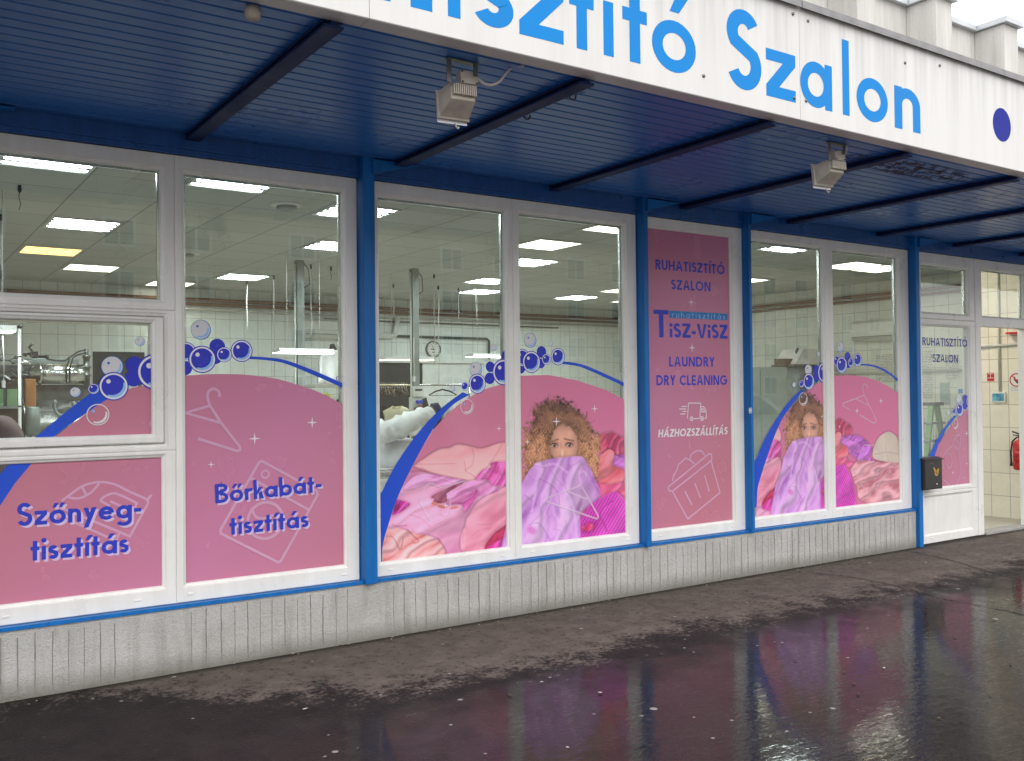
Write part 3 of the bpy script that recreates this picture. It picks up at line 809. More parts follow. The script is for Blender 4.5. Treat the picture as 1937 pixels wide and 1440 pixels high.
def F(px, py): p = onY(px, py, FY); return (p.x, p.z)
def FL(L): return [F(a, b) for a, b in L]
def fr(px, py, rpx):
    a, b = F(px, py-rpx), F(px, py+rpx); return ((a[0]+b[0])/2, (a[1]+b[1])/2), abs(a[1]-b[1])/2
def bubble(fl, kind, px, py, rpx):
    if isinstance(fl, Film):
        f = fl.open(); bubble(f, kind, px, py, rpx); fl.close(f, 'bubble_print'); return
    c, r = fr(px, py, rpx); d = lambda k, a: (c[0]+r*k*math.cos(R(a)), c[1]+r*k*math.sin(R(a)))
    def crescent(m):
        P = [d(.80, t) for t in range(-120, 21, 10)]
        Q = [(c[0]-r*.10+r*.80*math.cos(R(t))*.93, c[1]+r*.12+r*.80*math.sin(R(t))*.93) for t in range(10, -115, -10)]
        fl.poly(P+Q, m)
    if kind == 'plain': fl.disc(c, r, M_BLUE)
    elif kind == 'blue':
        fl.disc(c, r, M_BLUE); fl.ring(c, r*.80, r*.92, M_WHITE); crescent(M_LBLUE); fl.disc(d(.48, 135), r*.15, M_WHITE)
    elif kind == 'clear':
        fl.disc(c, r, M_LOGOB); fl.disc((c[0]-r*.02, c[1]+r*.02), r*.93, M_CLEAR); crescent(M_LBLUE); fl.disc(d(.48, 135), r*.13, M_LOGOB)
    elif kind == 'line':
        fl.ring(c, r*.88, r*.97, M_STAR); crescent(M_STAR); fl.disc(d(.5, 140), r*.13, M_LBLUE)
def stars(fl, L):
    for px, py, r in L:
        c, rr = fr(px, py, r); f = fl.open(); f.star(c, rr, M_STAR); fl.close(f, 'sparkle_print')
def lines(fl, L, w, m, closed=False):
    if isinstance(fl, Film):
        f = fl.open(); lines(f, L, w, m, closed); fl.close(f, 'line_drawing'); return
    """px traced line art; w in px at that place"""
    a = F(*L[0]); b = F(L[0][0], L[0][1]+10); k = abs(a[1]-b[1])/10
    fl.stroke(FL(L), w*k, m, closed)
def drawing(film, items, m):
    f = film.open()
    for L, w, cl in items: lines(f, L, w, m, cl)
    film.close(f, 'line_drawing')
def curve(P, n=6):
    """Catmull-Rom through traced points"""
    Q = [P[0]]+list(P)+[P[-1]]; out = []
    for i in range(1, len(Q)-2):
        p0, p1, p2, p3 = Q[i-1], Q[i], Q[i+1], Q[i+2]
        for k in range(n):
            t = k/float(n); out.append(tuple(.5*((2*p1[j])+(-p0[j]+p2[j])*t+(2*p0[j]-5*p1[j]+4*p2[j]-p3[j])*t*t+(-p0[j]+3*p1[j]-3*p2[j]+p3[j])*t**3) for j in (0, 1)))
    return out+[tuple(P[-1])]

# ---- first window: fixed pane, opening sash and lower pane beside a tall pane
mb = MB()
ring_frame(mb, .30, 1.358, 1.915, ZT, .39, 1.287, 1.973, 2.66)
ring_frame(mb, .30, 1.358, 1.172, 1.9145, .345, 1.300, 1.210, 1.882)
ring_frame(mb, .30, 1.358, ZS, 1.1715, .39, 1.287, .458, 1.135)
ring_frame(mb, 1.3585, 2.418, ZS, ZT, 1.412, 2.326, .456, 2.66)
for x in (.55, 1.16, 1.43, 2.32): drain(mb, x, .40)
W1 = mb.build('window', M_PVC, SHOP, 'window with an opening sash and two pink lettered films')
s1 = MB(); ring_frame(s1, .3505, 1.2945, 1.2155, 1.8765, .395, 1.237, 1.262, 1.845, front=-.012)
s1.build('sash', M_PVC, W1)
for r in ((.39, 1.287, 1.973, 2.66), (.395, 1.237, 1.262, 1.845), (.39, 1.287, .458, 1.135), (1.412, 2.326, .456, 2.66)):
    pane(*r, W1)
spacer(.39, 1.287, 1.973, 2.66, W1); spacer(1.412, 2.326, 1.0, 2.66, W1); spacer(.395, 1.237, 1.262, 1.845, W1)
# film of the sash and of the lower pane
inner1 = [(58, 879), (98, 829), (122, 812), (145, 794), (172, 776), (199, 758)]
fl = Film(W1, (.395, 1.237, 1.262, 1.845), FY)
fl.poly(FL([(60, 860)]+[(101, 829), (137, 802), (165, 781), (197, 758), (225, 744), (253, 733), (285, 728), (310, 722), (310, 860)]), M_FILM, 'window_film')
fl.poly(FL(curve([(20, 862), (67, 827), (119, 784), (166, 748), (186, 737)])+curve([(215, 752), (199, 758), (145, 794), (98, 829), (60, 862)])), M_BAND)
for b in (('clear', 212.6, 693.8, 20), ('clear', 142.6, 742, 9.5), ('clear', 264.4, 646, 9), ('plain', 254.5, 690, 15.5), ('plain', 252.7, 716, 15.5), ('blue', 294, 703.7, 34), ('blue', 176.9, 735.8, 10), ('blue', 214.8, 730.8, 27), ('line', 185, 784.6, 21)): bubble(fl, *b)
c, r = fr(290, 802, 8); f = fl.open(); f.disc(c, r, M_ICON); fl.close(f, 'line_drawing')
fl = Film(W1, (.39, 1.287, .458, 1.135), FY)
E = [(-60, 1060), (-30, 1000), (0, 957), (28, 915), (58, 879), (75, 860)]
fl.poly(FL(E+[(330, 850), (330, 1160), (-60, 1180)]), M_FILM, 'window_film')
fl.poly(FL([(-90, 1010), (-40, 945), (0, 897), (16, 879), (34, 860)]+E[::-1]), M_BAND)
z1 = lambda x, y: (x*.1875, 860+y*.1875)
IR = []
for L in (curve([z1(620, 470), z1(700, 410), z1(820, 325), z1(940, 285), z1(1060, 280), z1(1180, 310), z1(1300, 370), z1(1490, 455)]),
          curve([z1(690, 435), z1(800, 440), z1(900, 395), z1(960, 340), z1(1000, 290)]), [z1(830, 330), z1(870, 405)],
          [z1(1530, 405), z1(1490, 450), z1(1495, 490), z1(1310, 825), z1(600, 530)], curve([z1(1010, 465), z1(1060, 420), z1(1150, 392), z1(1260, 430), z1(1380, 490)])+[z1(1345, 590)],
          [z1(1010, 465), z1(1110, 520)], [z1(1110, 470), z1(1220, 520)], [z1(560, 600), z1(1170, 870), z1(1205, 790)]):
    IR.append((L, 4.6, False))
drawing(fl, IR, M_ICON)
text(fl, 'Szőnyeg-', F(32, 996), F(267, 978.5), F(34, 952), M_TEXT, .165, .085, shadow=True)
text(fl, 'tisztítás', F(57.5, 1061), F(243, 1044.5), F(58.5, 1018), M_TEXT, .165, .085, shadow=True)
fl = Film(W1, (1.412, 2.326, .456, 2.66), FY)
fl.poly(FL([(330, 1130), (330, 711)]+curve([(345, 711), (397, 708), (430, 707.8), (470, 709.5), (524, 717), (578, 733), (614, 747), (640, 761), (690, 791)])+[(690, 1110)]), M_FILM, 'window_film')
fl.poly(FL(curve([(470, 674), (508, 676.5), (542, 682), (596, 702), (650, 726), (668, 735)])+curve([(668, 746), (650, 735), (596, 711), (542, 689), (508, 682), (470, 679.5)])), M_BAND)
for b in (('clear', 380, 624, 19), ('plain', 350, 697, 13), ('blue', 352, 666, 19), ('plain', 411, 656, 15), ('plain', 407, 675, 14), ('blue', 382.5, 680, 26), ('blue', 424, 671, 14.5), ('blue', 457, 664, 21)): bubble(fl, *b)
h = lambda x, y: (345+x*.2778, 700+y*.2778)
HG = []
for L in (curve([h(252, 185), h(248, 150), h(215, 128), h(180, 145), h(170, 185), h(188, 245)])+[h(262, 360), h(392, 525), h(392, 545), h(370, 552), h(105, 468)], [h(183, 245), h(20, 292), h(255, 360)]): HG.append((L, 5.4, False))
drawing(fl, HG, M_ICON)
WM = []
for L, cl in (([h(540, 620), h(915, 825), h(920, 850), h(670, 1300), h(650, 1310), h(262, 1115), h(258, 1090), h(520, 630)], True), ([h(462, 735), h(855, 950)], False)): WM.append((L, 5.2, cl))
f = fl.open()
for L, w_, cl in WM: lines(f, L, w_, M_ICON, cl)
c, r = fr(345+563*.2778, 700+710*.2778, 9); f.ring(c, r*.55, r, M_ICON)
c, r = fr(345+565*.2778, 700+1025*.2778, 37); f.ring(c, r*.85, r, M_ICON)
lines(f, curve([h(470, 940), h(500, 1000), h(560, 1010), h(620, 985)]), 5, M_ICON); fl.close(f, 'line_drawing')
stars(fl, [(345+883*.2778, 700+358*.2778, 11.5), (345+491*.2778, 700+468*.2778, 12), (345+195*.2778, 700+644*.2778, 7.5)])
text(fl, 'Bőrkabát-', F(407.5, 952.5), F(608, 930), F(407.5, 916), M_TEXT, .165, .085, shadow=True)
text(fl, 'tisztítás', F(434, 1012), F(583, 996.5), F(434.5, 975.5), M_TEXT, .165, .085, shadow=True)

# ---- second window
mb = MB()
ring_frame(mb, 2.49, 3.541, ZS, ZT, 2.566, 3.484, .445, 2.66)
ring_frame(mb, 3.5415, 4.632, ZS, ZT, 3.607, 4.518, .445, 2.66)
for x in (2.62, 3.44, 3.68, 4.52): drain(mb, x, .395)
W2 = mb.build('window', M_PVC, SHOP, 'two pane window with the film of a curly haired woman in laundry')
pane(2.566, 3.484, .445, 2.66, W2); pane(3.607, 4.518, .445, 2.66, W2)
spacer(2.566, 3.484, .9, 2.66, W2); spacer(3.607, 4.518, 1.2, 2.66, W2)
# ---- narrow panel between the posts
mb = MB(); ring_frame(mb, 4.672, 5.752, ZS, ZT, 4.752, 5.622, .445, 2.668)
for x in (4.83, 5.60): drain(mb, x, .395)
W3 = mb.build('window', M_PVC, SHOP, 'single pane window wholly covered by a pink lettered film')
pane(4.752, 5.622, .445, 2.668, W3, GY)
# ---- fourth window
mb = MB(); ring_frame(mb, 5.768, 6.832, ZS, ZT, 5.862, 6.756, .445, 2.668); ring_frame(mb, 6.8325, 7.984, ZS, ZT, 6.898, 7.830, .445, 2.668)
for x in (5.95, 6.74, 7.0, 7.86): drain(mb, x, .395)
W4 = mb.build('window', M_PVC, SHOP, 'two pane window with the film of the woman and a knitted hat')
pane(5.862, 6.756, .445, 2.668, W4); pane(6.898, 7.830, .445, 2.668, W4)
spacer(5.862, 6.756, .9, 2.668, W4); spacer(6.898, 7.830, 1.2, 2.668, W4)
# ---- entrance: side light, doorway and transom
mb = MB()
ring_frame(mb, 8.16, 9.094, 2.125, ZT, 8.20, 8.982, 2.188, 2.632)
ring_frame(mb, 8.16, 9.094, .480, 2.1245, 8.20, 8.982, .525, 2.057)
ring_frame(mb, 8.16, 9.094, .004, .4795, 8.20, 8.982, .095, .434)
mb.box(8.20, 8.982, .014, .05, .095, .434)
mb.box(9.0945, 9.192, -.004, .085, .004, ZT, 0, .006)
ring_frame(mb, 9.1925, 10.155, 2.079, ZT, 9.24, 10.04, 2.188, 2.650)
mb.box(10.045, 10.15, .0, .085, .004, 2.0785, 0, .006)
ring_frame(mb, 10.1555, 10.54, .004, ZT, 10.20, 10.50, .525, 2.65)
for x in (8.30, 8.92): drain(mb, x, .05)
ENT = mb.build('entrance_frame', M_PVC, SHOP)
pane(8.20, 8.982, 2.188, 2.632, ENT); pane(8.20, 8.982, .525, 2.057, ENT); pane(9.24, 10.04, 2.188, 2.650, ENT); pane(10.20, 10.50, .525, 2.65, ENT)
spacer(8.20, 8.982, 2.188, 2.632, ENT); spacer(9.24, 10.04, 2.188, 2.65, ENT)
mb = MB(); mb.box(9.193, 10.0445, -.03, .14, .0, .022, 0, .004); mb.build('threshold', M_KERB, ENT)
fl = Film(ENT, (8.20, 8.982, .525, 2.057), FY)
d8 = lambda x, y: (1735+x*.1667, 700+y*.1667)
fl.poly(FL([d8(150, 1400), d8(150, 1080)]+[d8(190, 1000), d8(240, 850), d8(310, 735), d8(400, 605), d8(470, 525), d8(540, 465), d8(640, 425)]+[d8(640, 1400)]), M_FILM, 'window_film')
fl.poly(FL([d8(60, 1160), d8(120, 1000), d8(200, 830), d8(290, 680), d8(420, 515), d8(450, 520), d8(330, 670), d8(240, 850), d8(190, 1000), d8(120, 1200)]), M_BAND)
for b in (('clear', 1814, 755, 9), ('clear', 1794, 781, 4.5), ('plain', 1825.5, 755, 8), ('plain', 1825, 767.5, 8), ('blue', 1804.7, 778, 6), ('blue', 1836.5, 759, 16), ('blue', 1815, 775, 12.5), ('line', 1806.7, 802.5, 10)): bubble(fl, *b)
BT = []
for L in (curve([d8(290, 985), d8(330, 920), d8(400, 855)])+[d8(410, 800), d8(450, 740), d8(480, 740), d8(490, 780), d8(485, 870), d8(465, 910), d8(480, 1020), d8(482, 1190), d8(440, 1320)],
          [d8(400, 855), d8(465, 910)], [d8(425, 785), d8(485, 850)], [d8(290, 1240), d8(385, 1325)]): BT.append((L, 2.0, False))
BT.append(([(1735+.1667*(355+45*math.cos(t)*.75+12*math.sin(t)), 700+.1667*(1030+82*math.sin(t)-20*math.cos(t))) for t in [2*math.pi*k/24 for k in range(24)]], 1.9, True))
drawing(fl, BT, M_ICON)
stars(fl, [(1735+558*.1667, 700+720*.1667, 6.5), (1735+560*.1667, 700+1062*.1667, 3.5), (1735+402*.1667, 700+1165*.1667, 4)])
text(fl, 'RUHATISZTÍTÓ', F(1744.5, 653.5), F(1829, 657), F(1744.5, 638), M_TEXTD, .17, .12)
text(fl, 'SZALON', F(1764, 685), F(1811.5, 686.5), F(1764, 670), M_TEXTD, .17, .12)

# ---- lettered film of the narrow panel
rect = (4.752, 5.622, .445, 2.668)
fl = Film(W3, rect, FY)
fl.poly([(4.7, .4), (5.7, .4), (5.7, 2.7), (4.7, 2.7)], M_FILM, 'window_film')
p5 = lambda x, y: (1225+x*.2291, 430+y*.2291); p6 = lambda x, y: (1225+x*.1875, 740+y*.1875)
def ptxt(t, a, b, c, m, w=.185, gap=.12, f=p5, slant=0.0): text(fl, t, F(*f(*a)), F(*f(*b)), F(*f(*c)), m, w, gap, slant=slant)
ptxt('RUHATISZTÍTÓ', (65, 348), (635, 391), (65, 265), M_TEXT)
ptxt('SZALON', (195, 513), (520, 531), (195, 432), M_TEXT)
stars(fl, [(1225+360*.2291, 430+619*.2291, 8), (1225+367*.2291, 430+996*.2291, 9)])
# large T, word and band
fl.poly(FL([p5(48, 680), p5(172, 685), p5(172, 722), p5(130, 720), p5(133, 910), p5(96, 910), p5(92, 718), p5(49, 716)]), M_TEXT, 'lettering')
fl.poly(FL([p5(176, 688), p5(660, 714), p5(660, 768), p5(178, 748)]), M_LOGOB, 'logo_band')
ptxt('ruhatisztítás', (202, 744), (640, 762), (202, 692), M_LBLUE, .10, .36)
ptxt('iSZ-ViSZ', (183, 910), (660, 921), (183, 790), M_TEXT, .20, .09)
ptxt('LAUNDRY', (178, 1150), (553, 1152), (178, 1068), M_TEXT)
ptxt('DRY CLEANING', (73, 1306), (655, 1302), (73, 1222), M_TEXT)
ptxt('HÁZHOZSZÁLLÍTÁS', (106, 468), (802, 437), (106, 388), M_STAR, .20, .10, p6, .12)
VN = []
for L, cl in (([p6(408, 275), p6(402, 270), p6(412, 125), p6(420, 120), p6(535, 122), p6(535, 135), p6(527, 268)], False), ([p6(463, 278), p6(523, 276)], False),
              (curve([p6(535, 158), p6(565, 160), p6(588, 200), p6(592, 268), p6(575, 274)]), False), ([p6(545, 178), p6(565, 182), p6(575, 210), p6(545, 208)], True),
              ([p6(342, 155), p6(396, 155)], False), ([p6(320, 181), p6(386, 180)], False), ([p6(352, 205), p6(394, 204)], False), ([p6(330, 231), p6(380, 230)], False)):
    VN.append((L, 1.7, cl))
f = fl.open()
for L, w_, cl in VN[:4]: lines(f, L, w_, M_STAR, cl)
for v_ in VN[4:]: drawing(fl, [v_], M_STAR)
for q in ((443, 279), (548, 277)):
    c, r = fr(*p6(*q), 4.6); f.ring(c, r*.68, r, M_STAR)
    c, r = fr(*p6(*q), 2.3); f.ring(c, r*.5, r, M_STAR)
fl.close(f, 'line_drawing')
BK = []
for L, cl in (([p6(210, 965), p6(620, 632), p6(645, 640), p6(648, 690), p6(630, 710), p6(250, 1010), p6(220, 1005), p6(208, 985)], True),
              ([p6(250, 1010), p6(405, 1290), p6(730, 1025), p6(640, 705)], False), ([p6(252, 905), p6(258, 860), p6(298, 790), p6(310, 742), p6(385, 675), p6(440, 705), p6(475, 735)], False),
              (curve([p6(432, 690), p6(440, 640), p6(490, 605), p6(540, 605), p6(578, 650)]), False), ([p6(375, 1010), p6(448, 1150)], False), ([p6(475, 928), p6(534, 1080)], False), ([p6(575, 850), p6(620, 1012)], False)):
    BK.append((L, 3.2, cl))
drawing(fl, BK, M_ICON)

# ------------------------------------------------------------------ printed photograph on two windows (painted point by point)
def vnoise(x, y, seed):
    rs = np.random.RandomState(seed); G = rs.rand(64, 64)
    xi, yi = np.floor(x).astype(int), np.floor(y).astype(int); fx, fy = x-xi, y-yi
    fx, fy = fx*fx*(3-2*fx), fy*fy*(3-2*fy); g = lambda a, b: G[a % 64, b % 64]
    return (g(xi, yi)*(1-fx)+g(xi+1, yi)*fx)*(1-fy)+(g(xi, yi+1)*(1-fx)+g(xi+1, yi+1)*fx)*fy
def fbm(x, y, seed, o=4):
    s, a, t = 0, .5, 0
    for k in range(o): s = s+a*vnoise(x*2**k+k*7.3, y*2**k+k*3.1, seed+k); t += a; a *= .5
    return s/t
def pdist(x, y, P):
    """signed distance in px to a polygon, positive inside"""
    xs = [p[0] for p in P]; ys = [p[1] for p in P]
    k = (x > min(xs)-16) & (x < max(xs)+16) & (y > min(ys)-16) & (y < max(ys)+16)
    out = np.full(x.shape, -50.0)
    if k.any(): out[k] = pdist_(x[k], y[k], P)
    return out
def pdist_(x, y, P):
    d = np.full(x.shape, 1e9); ins = np.zeros(x.shape, bool); n = len(P)
    for i in range(n):
        (ax, ay), (bx, by) = P[i-1], P[i]; ex, ey = bx-ax, by-ay; L = ex*ex+ey*ey+1e-9
        t = np.clip(((x-ax)*ex+(y-ay)*ey)/L, 0, 1); d = np.minimum(d, (x-ax-t*ex)**2+(y-ay-t*ey)**2)
        c = ((ay > y) != (by > y)) & (x < (bx-ax)*(y-ay)/(by-ay+1e-12)+ax); ins ^= c
    return np.where(ins, 1, -1)*np.sqrt(d)
def ldist(x, y, P):
    d = np.full(x.shape, 1e9)
    for (ax, ay), (bx, by) in zip(P, P[1:]):
        ex, ey = bx-ax, by-ay; t = np.clip(((x-ax)*ex+(y-ay)*ey)/(ex*ex+ey*ey+1e-9), 0, 1); d = np.minimum(d, (x-ax-t*ex)**2+(y-ay-t*ey)**2)
    return np.sqrt(d)
PA = lambda L: [(720+.1805*x, 800+.1805*y) for x, y in L]
PB = lambda L: [(980+.2152*x, 730+.2152*y) for x, y in L]
_k4 = .93
def w4_to_w2(px, py):
    p = onY(px, py, FY); return to_px(3.954+(p.x-6.568)/_k4, FY, 1.105+(p.z-1.147)/_k4)
PC = lambda L: [w4_to_w2(1425+.2222*x, 660+.2222*y) for x, y in L]

def paint(x, y):
    C = np.zeros(x.shape+(3,)); ln = lambda c: np.array(lin(c))
    n1 = fbm(x/55, y/55, 1); n2 = fbm(x/18, y/18, 5); n3 = fbm(x/5, y/5, 9)
    C[:] = ln((188, 112, 138)); C += (n1-.5)[..., None]*.05
    t = np.clip((x-900)/300, 0, 1)[..., None]; C = C*(1-t)+(ln((196, 104, 142)))*t
    def lay(P, col, soft=1.2, ang=None, per=22, amp=.32, seed=3, warp=1.6, rim=.13, alpha=1.0, lightcol=None, darkcol=None):
        nonlocal C
        P = curve(list(P)+[P[0]], 4)[:-1]
        d = pdist(x, y, P); a = np.clip(d/soft+.5, 0, 1)*alpha
        c = np.broadcast_to(ln(col), C.shape).copy()
        if ang is not None:
            ca, sa = math.cos(R(ang)), math.sin(R(ang))
            u = (x*ca+y*sa)/per; v = (-x*sa+y*ca)/(per*3.5)
            w = fbm(u*.45+11, v*.9, seed, 3); q = u+w*warp*2.2
            f = np.sin(q*2*math.pi*.5); ridge = 1-np.abs(f); crease = np.exp(-((1-np.abs(np.sin(q*math.pi*.5+.4)))*9)**1.0)
            q2 = u*2.3+(fbm(u*1.1+5, v*2.0, seed+40, 3))*warp*2.6; f2 = np.sin(q2*math.pi)
            sh = (f*.45+f2*.22*np.clip(fbm(u*.7+9, v*.9, seed+60, 2)*2-.5, 0, 1)+(fbm(u*.8+3, v*1.4, seed+20, 3)-.5)*1.5)+(n3-.5)*.10
            k = 1+amp*sh; lo = ln(darkcol) if darkcol else ln(col)*np.array([.62, .42, .55]); hi = ln(lightcol) if lightcol else np.minimum(1, ln(col)*1.25+.06)
            m = np.clip(.5+sh*.62*amp/.32, 0, 1)[..., None]; c = np.where(m < .5, lo+(c-lo)*(m*2), c+(hi-c)*((m-.5)*2))
            c = c*(1-.45*crease[..., None]*amp/.32)
        e = np.clip(1-d/4.0, 0, 1); c = c*(1-rim*e[..., None])
        sh2 = np.clip(1+d/5.0, 0, 1)*np.clip(-d, 0, 1)*.35
        C = C*(1-sh2[..., None]*alpha)
        C = C*(1-a[..., None])+c*a[..., None]
    def line(P, col, w=1.2, alpha=.8, soft=1.2):
        nonlocal C
        if soft >= 4:      # a fold: dark crease with a lit edge beside it
            soft = 2.4; Q = [(px+1.6, py-1.9) for px, py in P]; d = ldist(x, y, curve(Q, 5)); a = (np.clip((w*.8-d)/3.0+.5, 0, 1)*.30)[..., None]; C = C*(1-a)+np.minimum(1, C*1.4+.03)*a
        d = ldist(x, y, curve(P, 5)); a = (np.clip((w-d)/soft+.5, 0, 1)*alpha)[..., None]; C = C*(1-a)+ln(col)*a
    def blot(cx, cy, rx, ry, col, alpha=1.0, soft=.25, rot=0):
        nonlocal C
        ca, sa = math.cos(R(rot)), math.sin(R(rot)); X, Y = (x-cx)*ca+(y-cy)*sa, -(x-cx)*sa+(y-cy)*ca
        d = np.sqrt((X/rx)**2+(Y/ry)**2); a = (np.clip((1-d)/soft+.5, 0, 1)*alpha)[..., None]; C = C*(1-a)+ln(col)*a
    # heap of clothes on the left
    lay(PA([(300, 520), (480, 520), (860, 590), (1100, 590), (1400, 640), (1400, 1500), (-60, 1500), (20, 1290), (110, 960), (200, 720)]), (228, 158, 194), ang=62, per=30, amp=.24, seed=31)
    lay(PA([(230, 690), (360, 560), (560, 540), (860, 600), (640, 660), (480, 640), (330, 690)]), (220, 150, 200), ang=70, per=14, amp=.28, seed=12)
    lay(PA([(365, 440), (420, 400), (600, 285), (720, 265), (800, 230), (900, 240), (1020, 268), (1100, 262), (1280, 208), (1400, 260), (1400, 430), (1150, 480), (1000, 590), (900, 600), (560, 530), (450, 490), (358, 455)]), (230, 166, 172), ang=75, per=34, amp=.18, seed=8, lightcol=(240, 196, 192), darkcol=(196, 116, 126))
    for L in ([(960, 275), (978, 340), (960, 440), (890, 500), (960, 545), (1000, 585)], [(1278, 215), (1200, 350), (1110, 470)], [(370, 432), (540, 432), (780, 425)], [(430, 470), (560, 525), (900, 598)], [(880, 400), (890, 500)]): line(PA(L), (160, 84, 96), 1.0, .5, 4.0)
    lay(PA([(560, 800), (545, 760), (860, 612), (830, 660), (720, 745), (690, 835), (560, 835)]), (158, 84, 112), ang=20, per=16, amp=.3, seed=4)
    lay(PA([(690, 740), (860, 640), (1000, 598), (1120, 610), (1230, 690), (1190, 750), (1020, 770), (870, 830), (740, 850), (700, 820)]), (222, 142, 196), ang=62, per=17, amp=.34, seed=6)
    lay(PA([(700, 850), (850, 830), (1000, 700), (1010, 770), (920, 900), (870, 920), (850, 860)]), (205, 90, 165), ang=50, per=10, amp=.35, seed=15)
    lay(PA([(168, 800), (310, 850), (190, 950), (108, 962), (130, 900)]), (196, 50, 158), ang=30, per=10, amp=.4, seed=2)
    blot(*PA([(170, 895)])[0], 5, 8, (110, 20, 60), .7, .5, 30)
    blot(*PA([(565, 850)])[0], 6.5, 3.6, (196, 118, 104), 1, .3, 10); blot(*PA([(640, 878)])[0], 9, 3.2, (190, 106, 98), 1, .3, 8); blot(*PA([(770, 890)])[0], 9, 2.6, (196, 116, 108), .9, .3, -8); blot(*PA([(610, 830)])[0], 6, 2.2, (120, 50, 60), .8, .4, 15)
    lay(PA([(1000, 570), (1070, 490), (1150, 470), (1150, 425), (1240, 405), (1400, 430), (1400, 640), (1200, 660), (1130, 600), (1010, 595)]), (220, 92, 172), ang=35, per=11, amp=.42, seed=9, lightcol=(236, 128, 200))
    lay(PA([(900, 1010), (1000, 860), (1100, 775), (1230, 720), (1400, 660), (1400, 1060), (1200, 1150), (1130, 1320), (870, 1345), (838, 1240), (880, 1110)]), (226, 152, 176), ang=48, per=30, amp=.26, seed=22, darkcol=(180, 82, 112))
    lay(PA([(1400, 1020), (1220, 1130), (1090, 1330), (1400, 1350)]), (196, 58, 100), ang=40, per=13, amp=.4, seed=5)
    lay(PA([(1110, 1320), (1260, 1220), (1400, 1170), (1400, 1400), (1100, 1380)]), (214, 70, 168), ang=30, per=16, amp=.3, seed=19)
    for L in ([(320, 600), (480, 560), (640, 590), (780, 640)], [(700, 830), (830, 790), (980, 720)], [(760, 760), (900, 690), (1060, 640)], [(930, 960), (990, 880), (1100, 790)], [(1000, 1060), (1120, 1060), (1240, 1000)], [(300, 960), (420, 1000), (520, 1090)], [(620, 960), (680, 980), (720, 950)], [(960, 1180), (1040, 1120), (1160, 1100)], [(1060, 520), (1120, 560), (1200, 560)], [(1180, 480), (1250, 520), (1300, 600)]): line(PA(L), (176, 92, 136), .8, .5, 4.0)
    line(PA([(878, 1110), (845, 1210), (860, 1300), (885, 1240), (880, 1120)]), (232, 160, 180), 1.0, .8); line(PA([(600, 1210), (650, 1290), (685, 1370)]), (150, 74, 106), 1.4, .6, 2); line(PA([(120, 1070), (180, 1082), (270, 1075)]), (180, 70, 130), 1.3, .6, 2)
    lay(PA([(40, 1110), (180, 1100), (300, 1140), (520, 1190), (620, 1250), (690, 1380), (690, 1500), (-60, 1500), (10, 1300)]), (230, 164, 168), ang=58, per=20, amp=.34, seed=27, darkcol=(190, 104, 98))
    for L in ([(60, 1190), (130, 1200), (200, 1330)], [(280, 1120), (340, 1180), (400, 1240), (350, 1260)], [(240, 1200), (215, 1320)]): line(PA(L), (146, 66, 64), 1.5, .55, 4.0)
    # right-hand heap
    lay(PB([(690, 440), (800, 415), (872, 460), (850, 530), (770, 590), (700, 560)]), (204, 76, 110), ang=40, per=12, amp=.4, seed=33)
    lay(PC([(735, 590), (780, 620), (838, 660), (830, 740), (760, 745), (715, 680)]), (200, 78, 118), ang=30, per=12, amp=.42, seed=35)
    lay(PC([(760, 745), (880, 735), (970, 790), (1015, 860), (990, 930), (1085, 990), (1060, 1085), (960, 1005), (830, 895), (765, 800)]), (190, 104, 200), ang=40, per=13, amp=.4, seed=36)
    lay(PB([(830, 605), (960, 650), (1100, 700), (1100, 800), (950, 760), (830, 690)]), (202, 116, 206), ang=70, per=14, amp=.3, seed=38)
    lay(PB([(640, 600), (700, 630), (790, 560), (845, 590), (835, 690), (935, 740), (915, 840), (800, 875), (690, 860)]), (224, 104, 120), ang=55, per=18, amp=.32, seed=40, lightcol=(236, 140, 150))
    lay(PB([(690, 850), (800, 870), (900, 850), (960, 900), (1060, 930), (1040, 1000), (850, 940), (700, 1020)]), (224, 98, 142), ang=50, per=18, amp=.3, seed=41)
    # knitted pink heap and hat further right
    lay(PC([(826, 1030), (900, 950), (1080, 960), (1250, 935), (1500, 950), (1500, 1330), (960, 1310), (880, 1180)]), (214, 150, 160), ang=68, per=15, amp=.34, seed=44, darkcol=(170, 98, 112))
    lay(PC([(1020, 860), (1060, 765), (1120, 715), (1170, 710), (1225, 760), (1245, 860), (1290, 900), (1290, 965), (1130, 960), (1025, 930)]), (205, 190, 176), ang=0, per=60, amp=.15, seed=46, darkcol=(150, 130, 118))
    dh = pdist(x, y, PC([(1020, 860), (1060, 765), (1120, 715), (1170, 710), (1225, 760), (1245, 860), (1290, 900), (1290, 965), (1130, 960), (1025, 930)]))
    kn = (np.sin(x*1.5+np.sin(y*.8)*.8)*.5+.5)*(np.sin(y*1.3)*.5+.5); C *= (1-(np.clip(dh, 0, 1)*kn*.28))[..., None]
    line(PC([(1030, 900), (1130, 880), (1250, 900)]), (150, 128, 112), 1.2, .5, 2)
    # hair: a cloud of curls with a frayed outline
    H = PB([(52, 830), (30, 620), (45, 420), (105, 270), (190, 150), (300, 105), (420, 140), (540, 190), (640, 320), (695, 440), (715, 600), (700, 780), (600, 900), (200, 860)])
    dh = pdist(x, y, curve(H+[H[0]], 4)[:-1])
    a1, b1 = fbm(x/16, y/16, 51, 3), fbm(x/16, y/16, 61, 3)
    ux, uy = x+(a1-.5)*16, y+(b1-.5)*16
    curl = np.sin(ux*.95+np.sin(uy*.62)*1.9)*np.sin(uy*.80+np.sin(ux*.7)*1.5)
    strand = np.abs(np.sin(ux*1.6+3*np.sin(uy*.55+a1*6)))
    fr_ = dh+(n3-.5)*26+(n2-.5)*14+curl*2.2
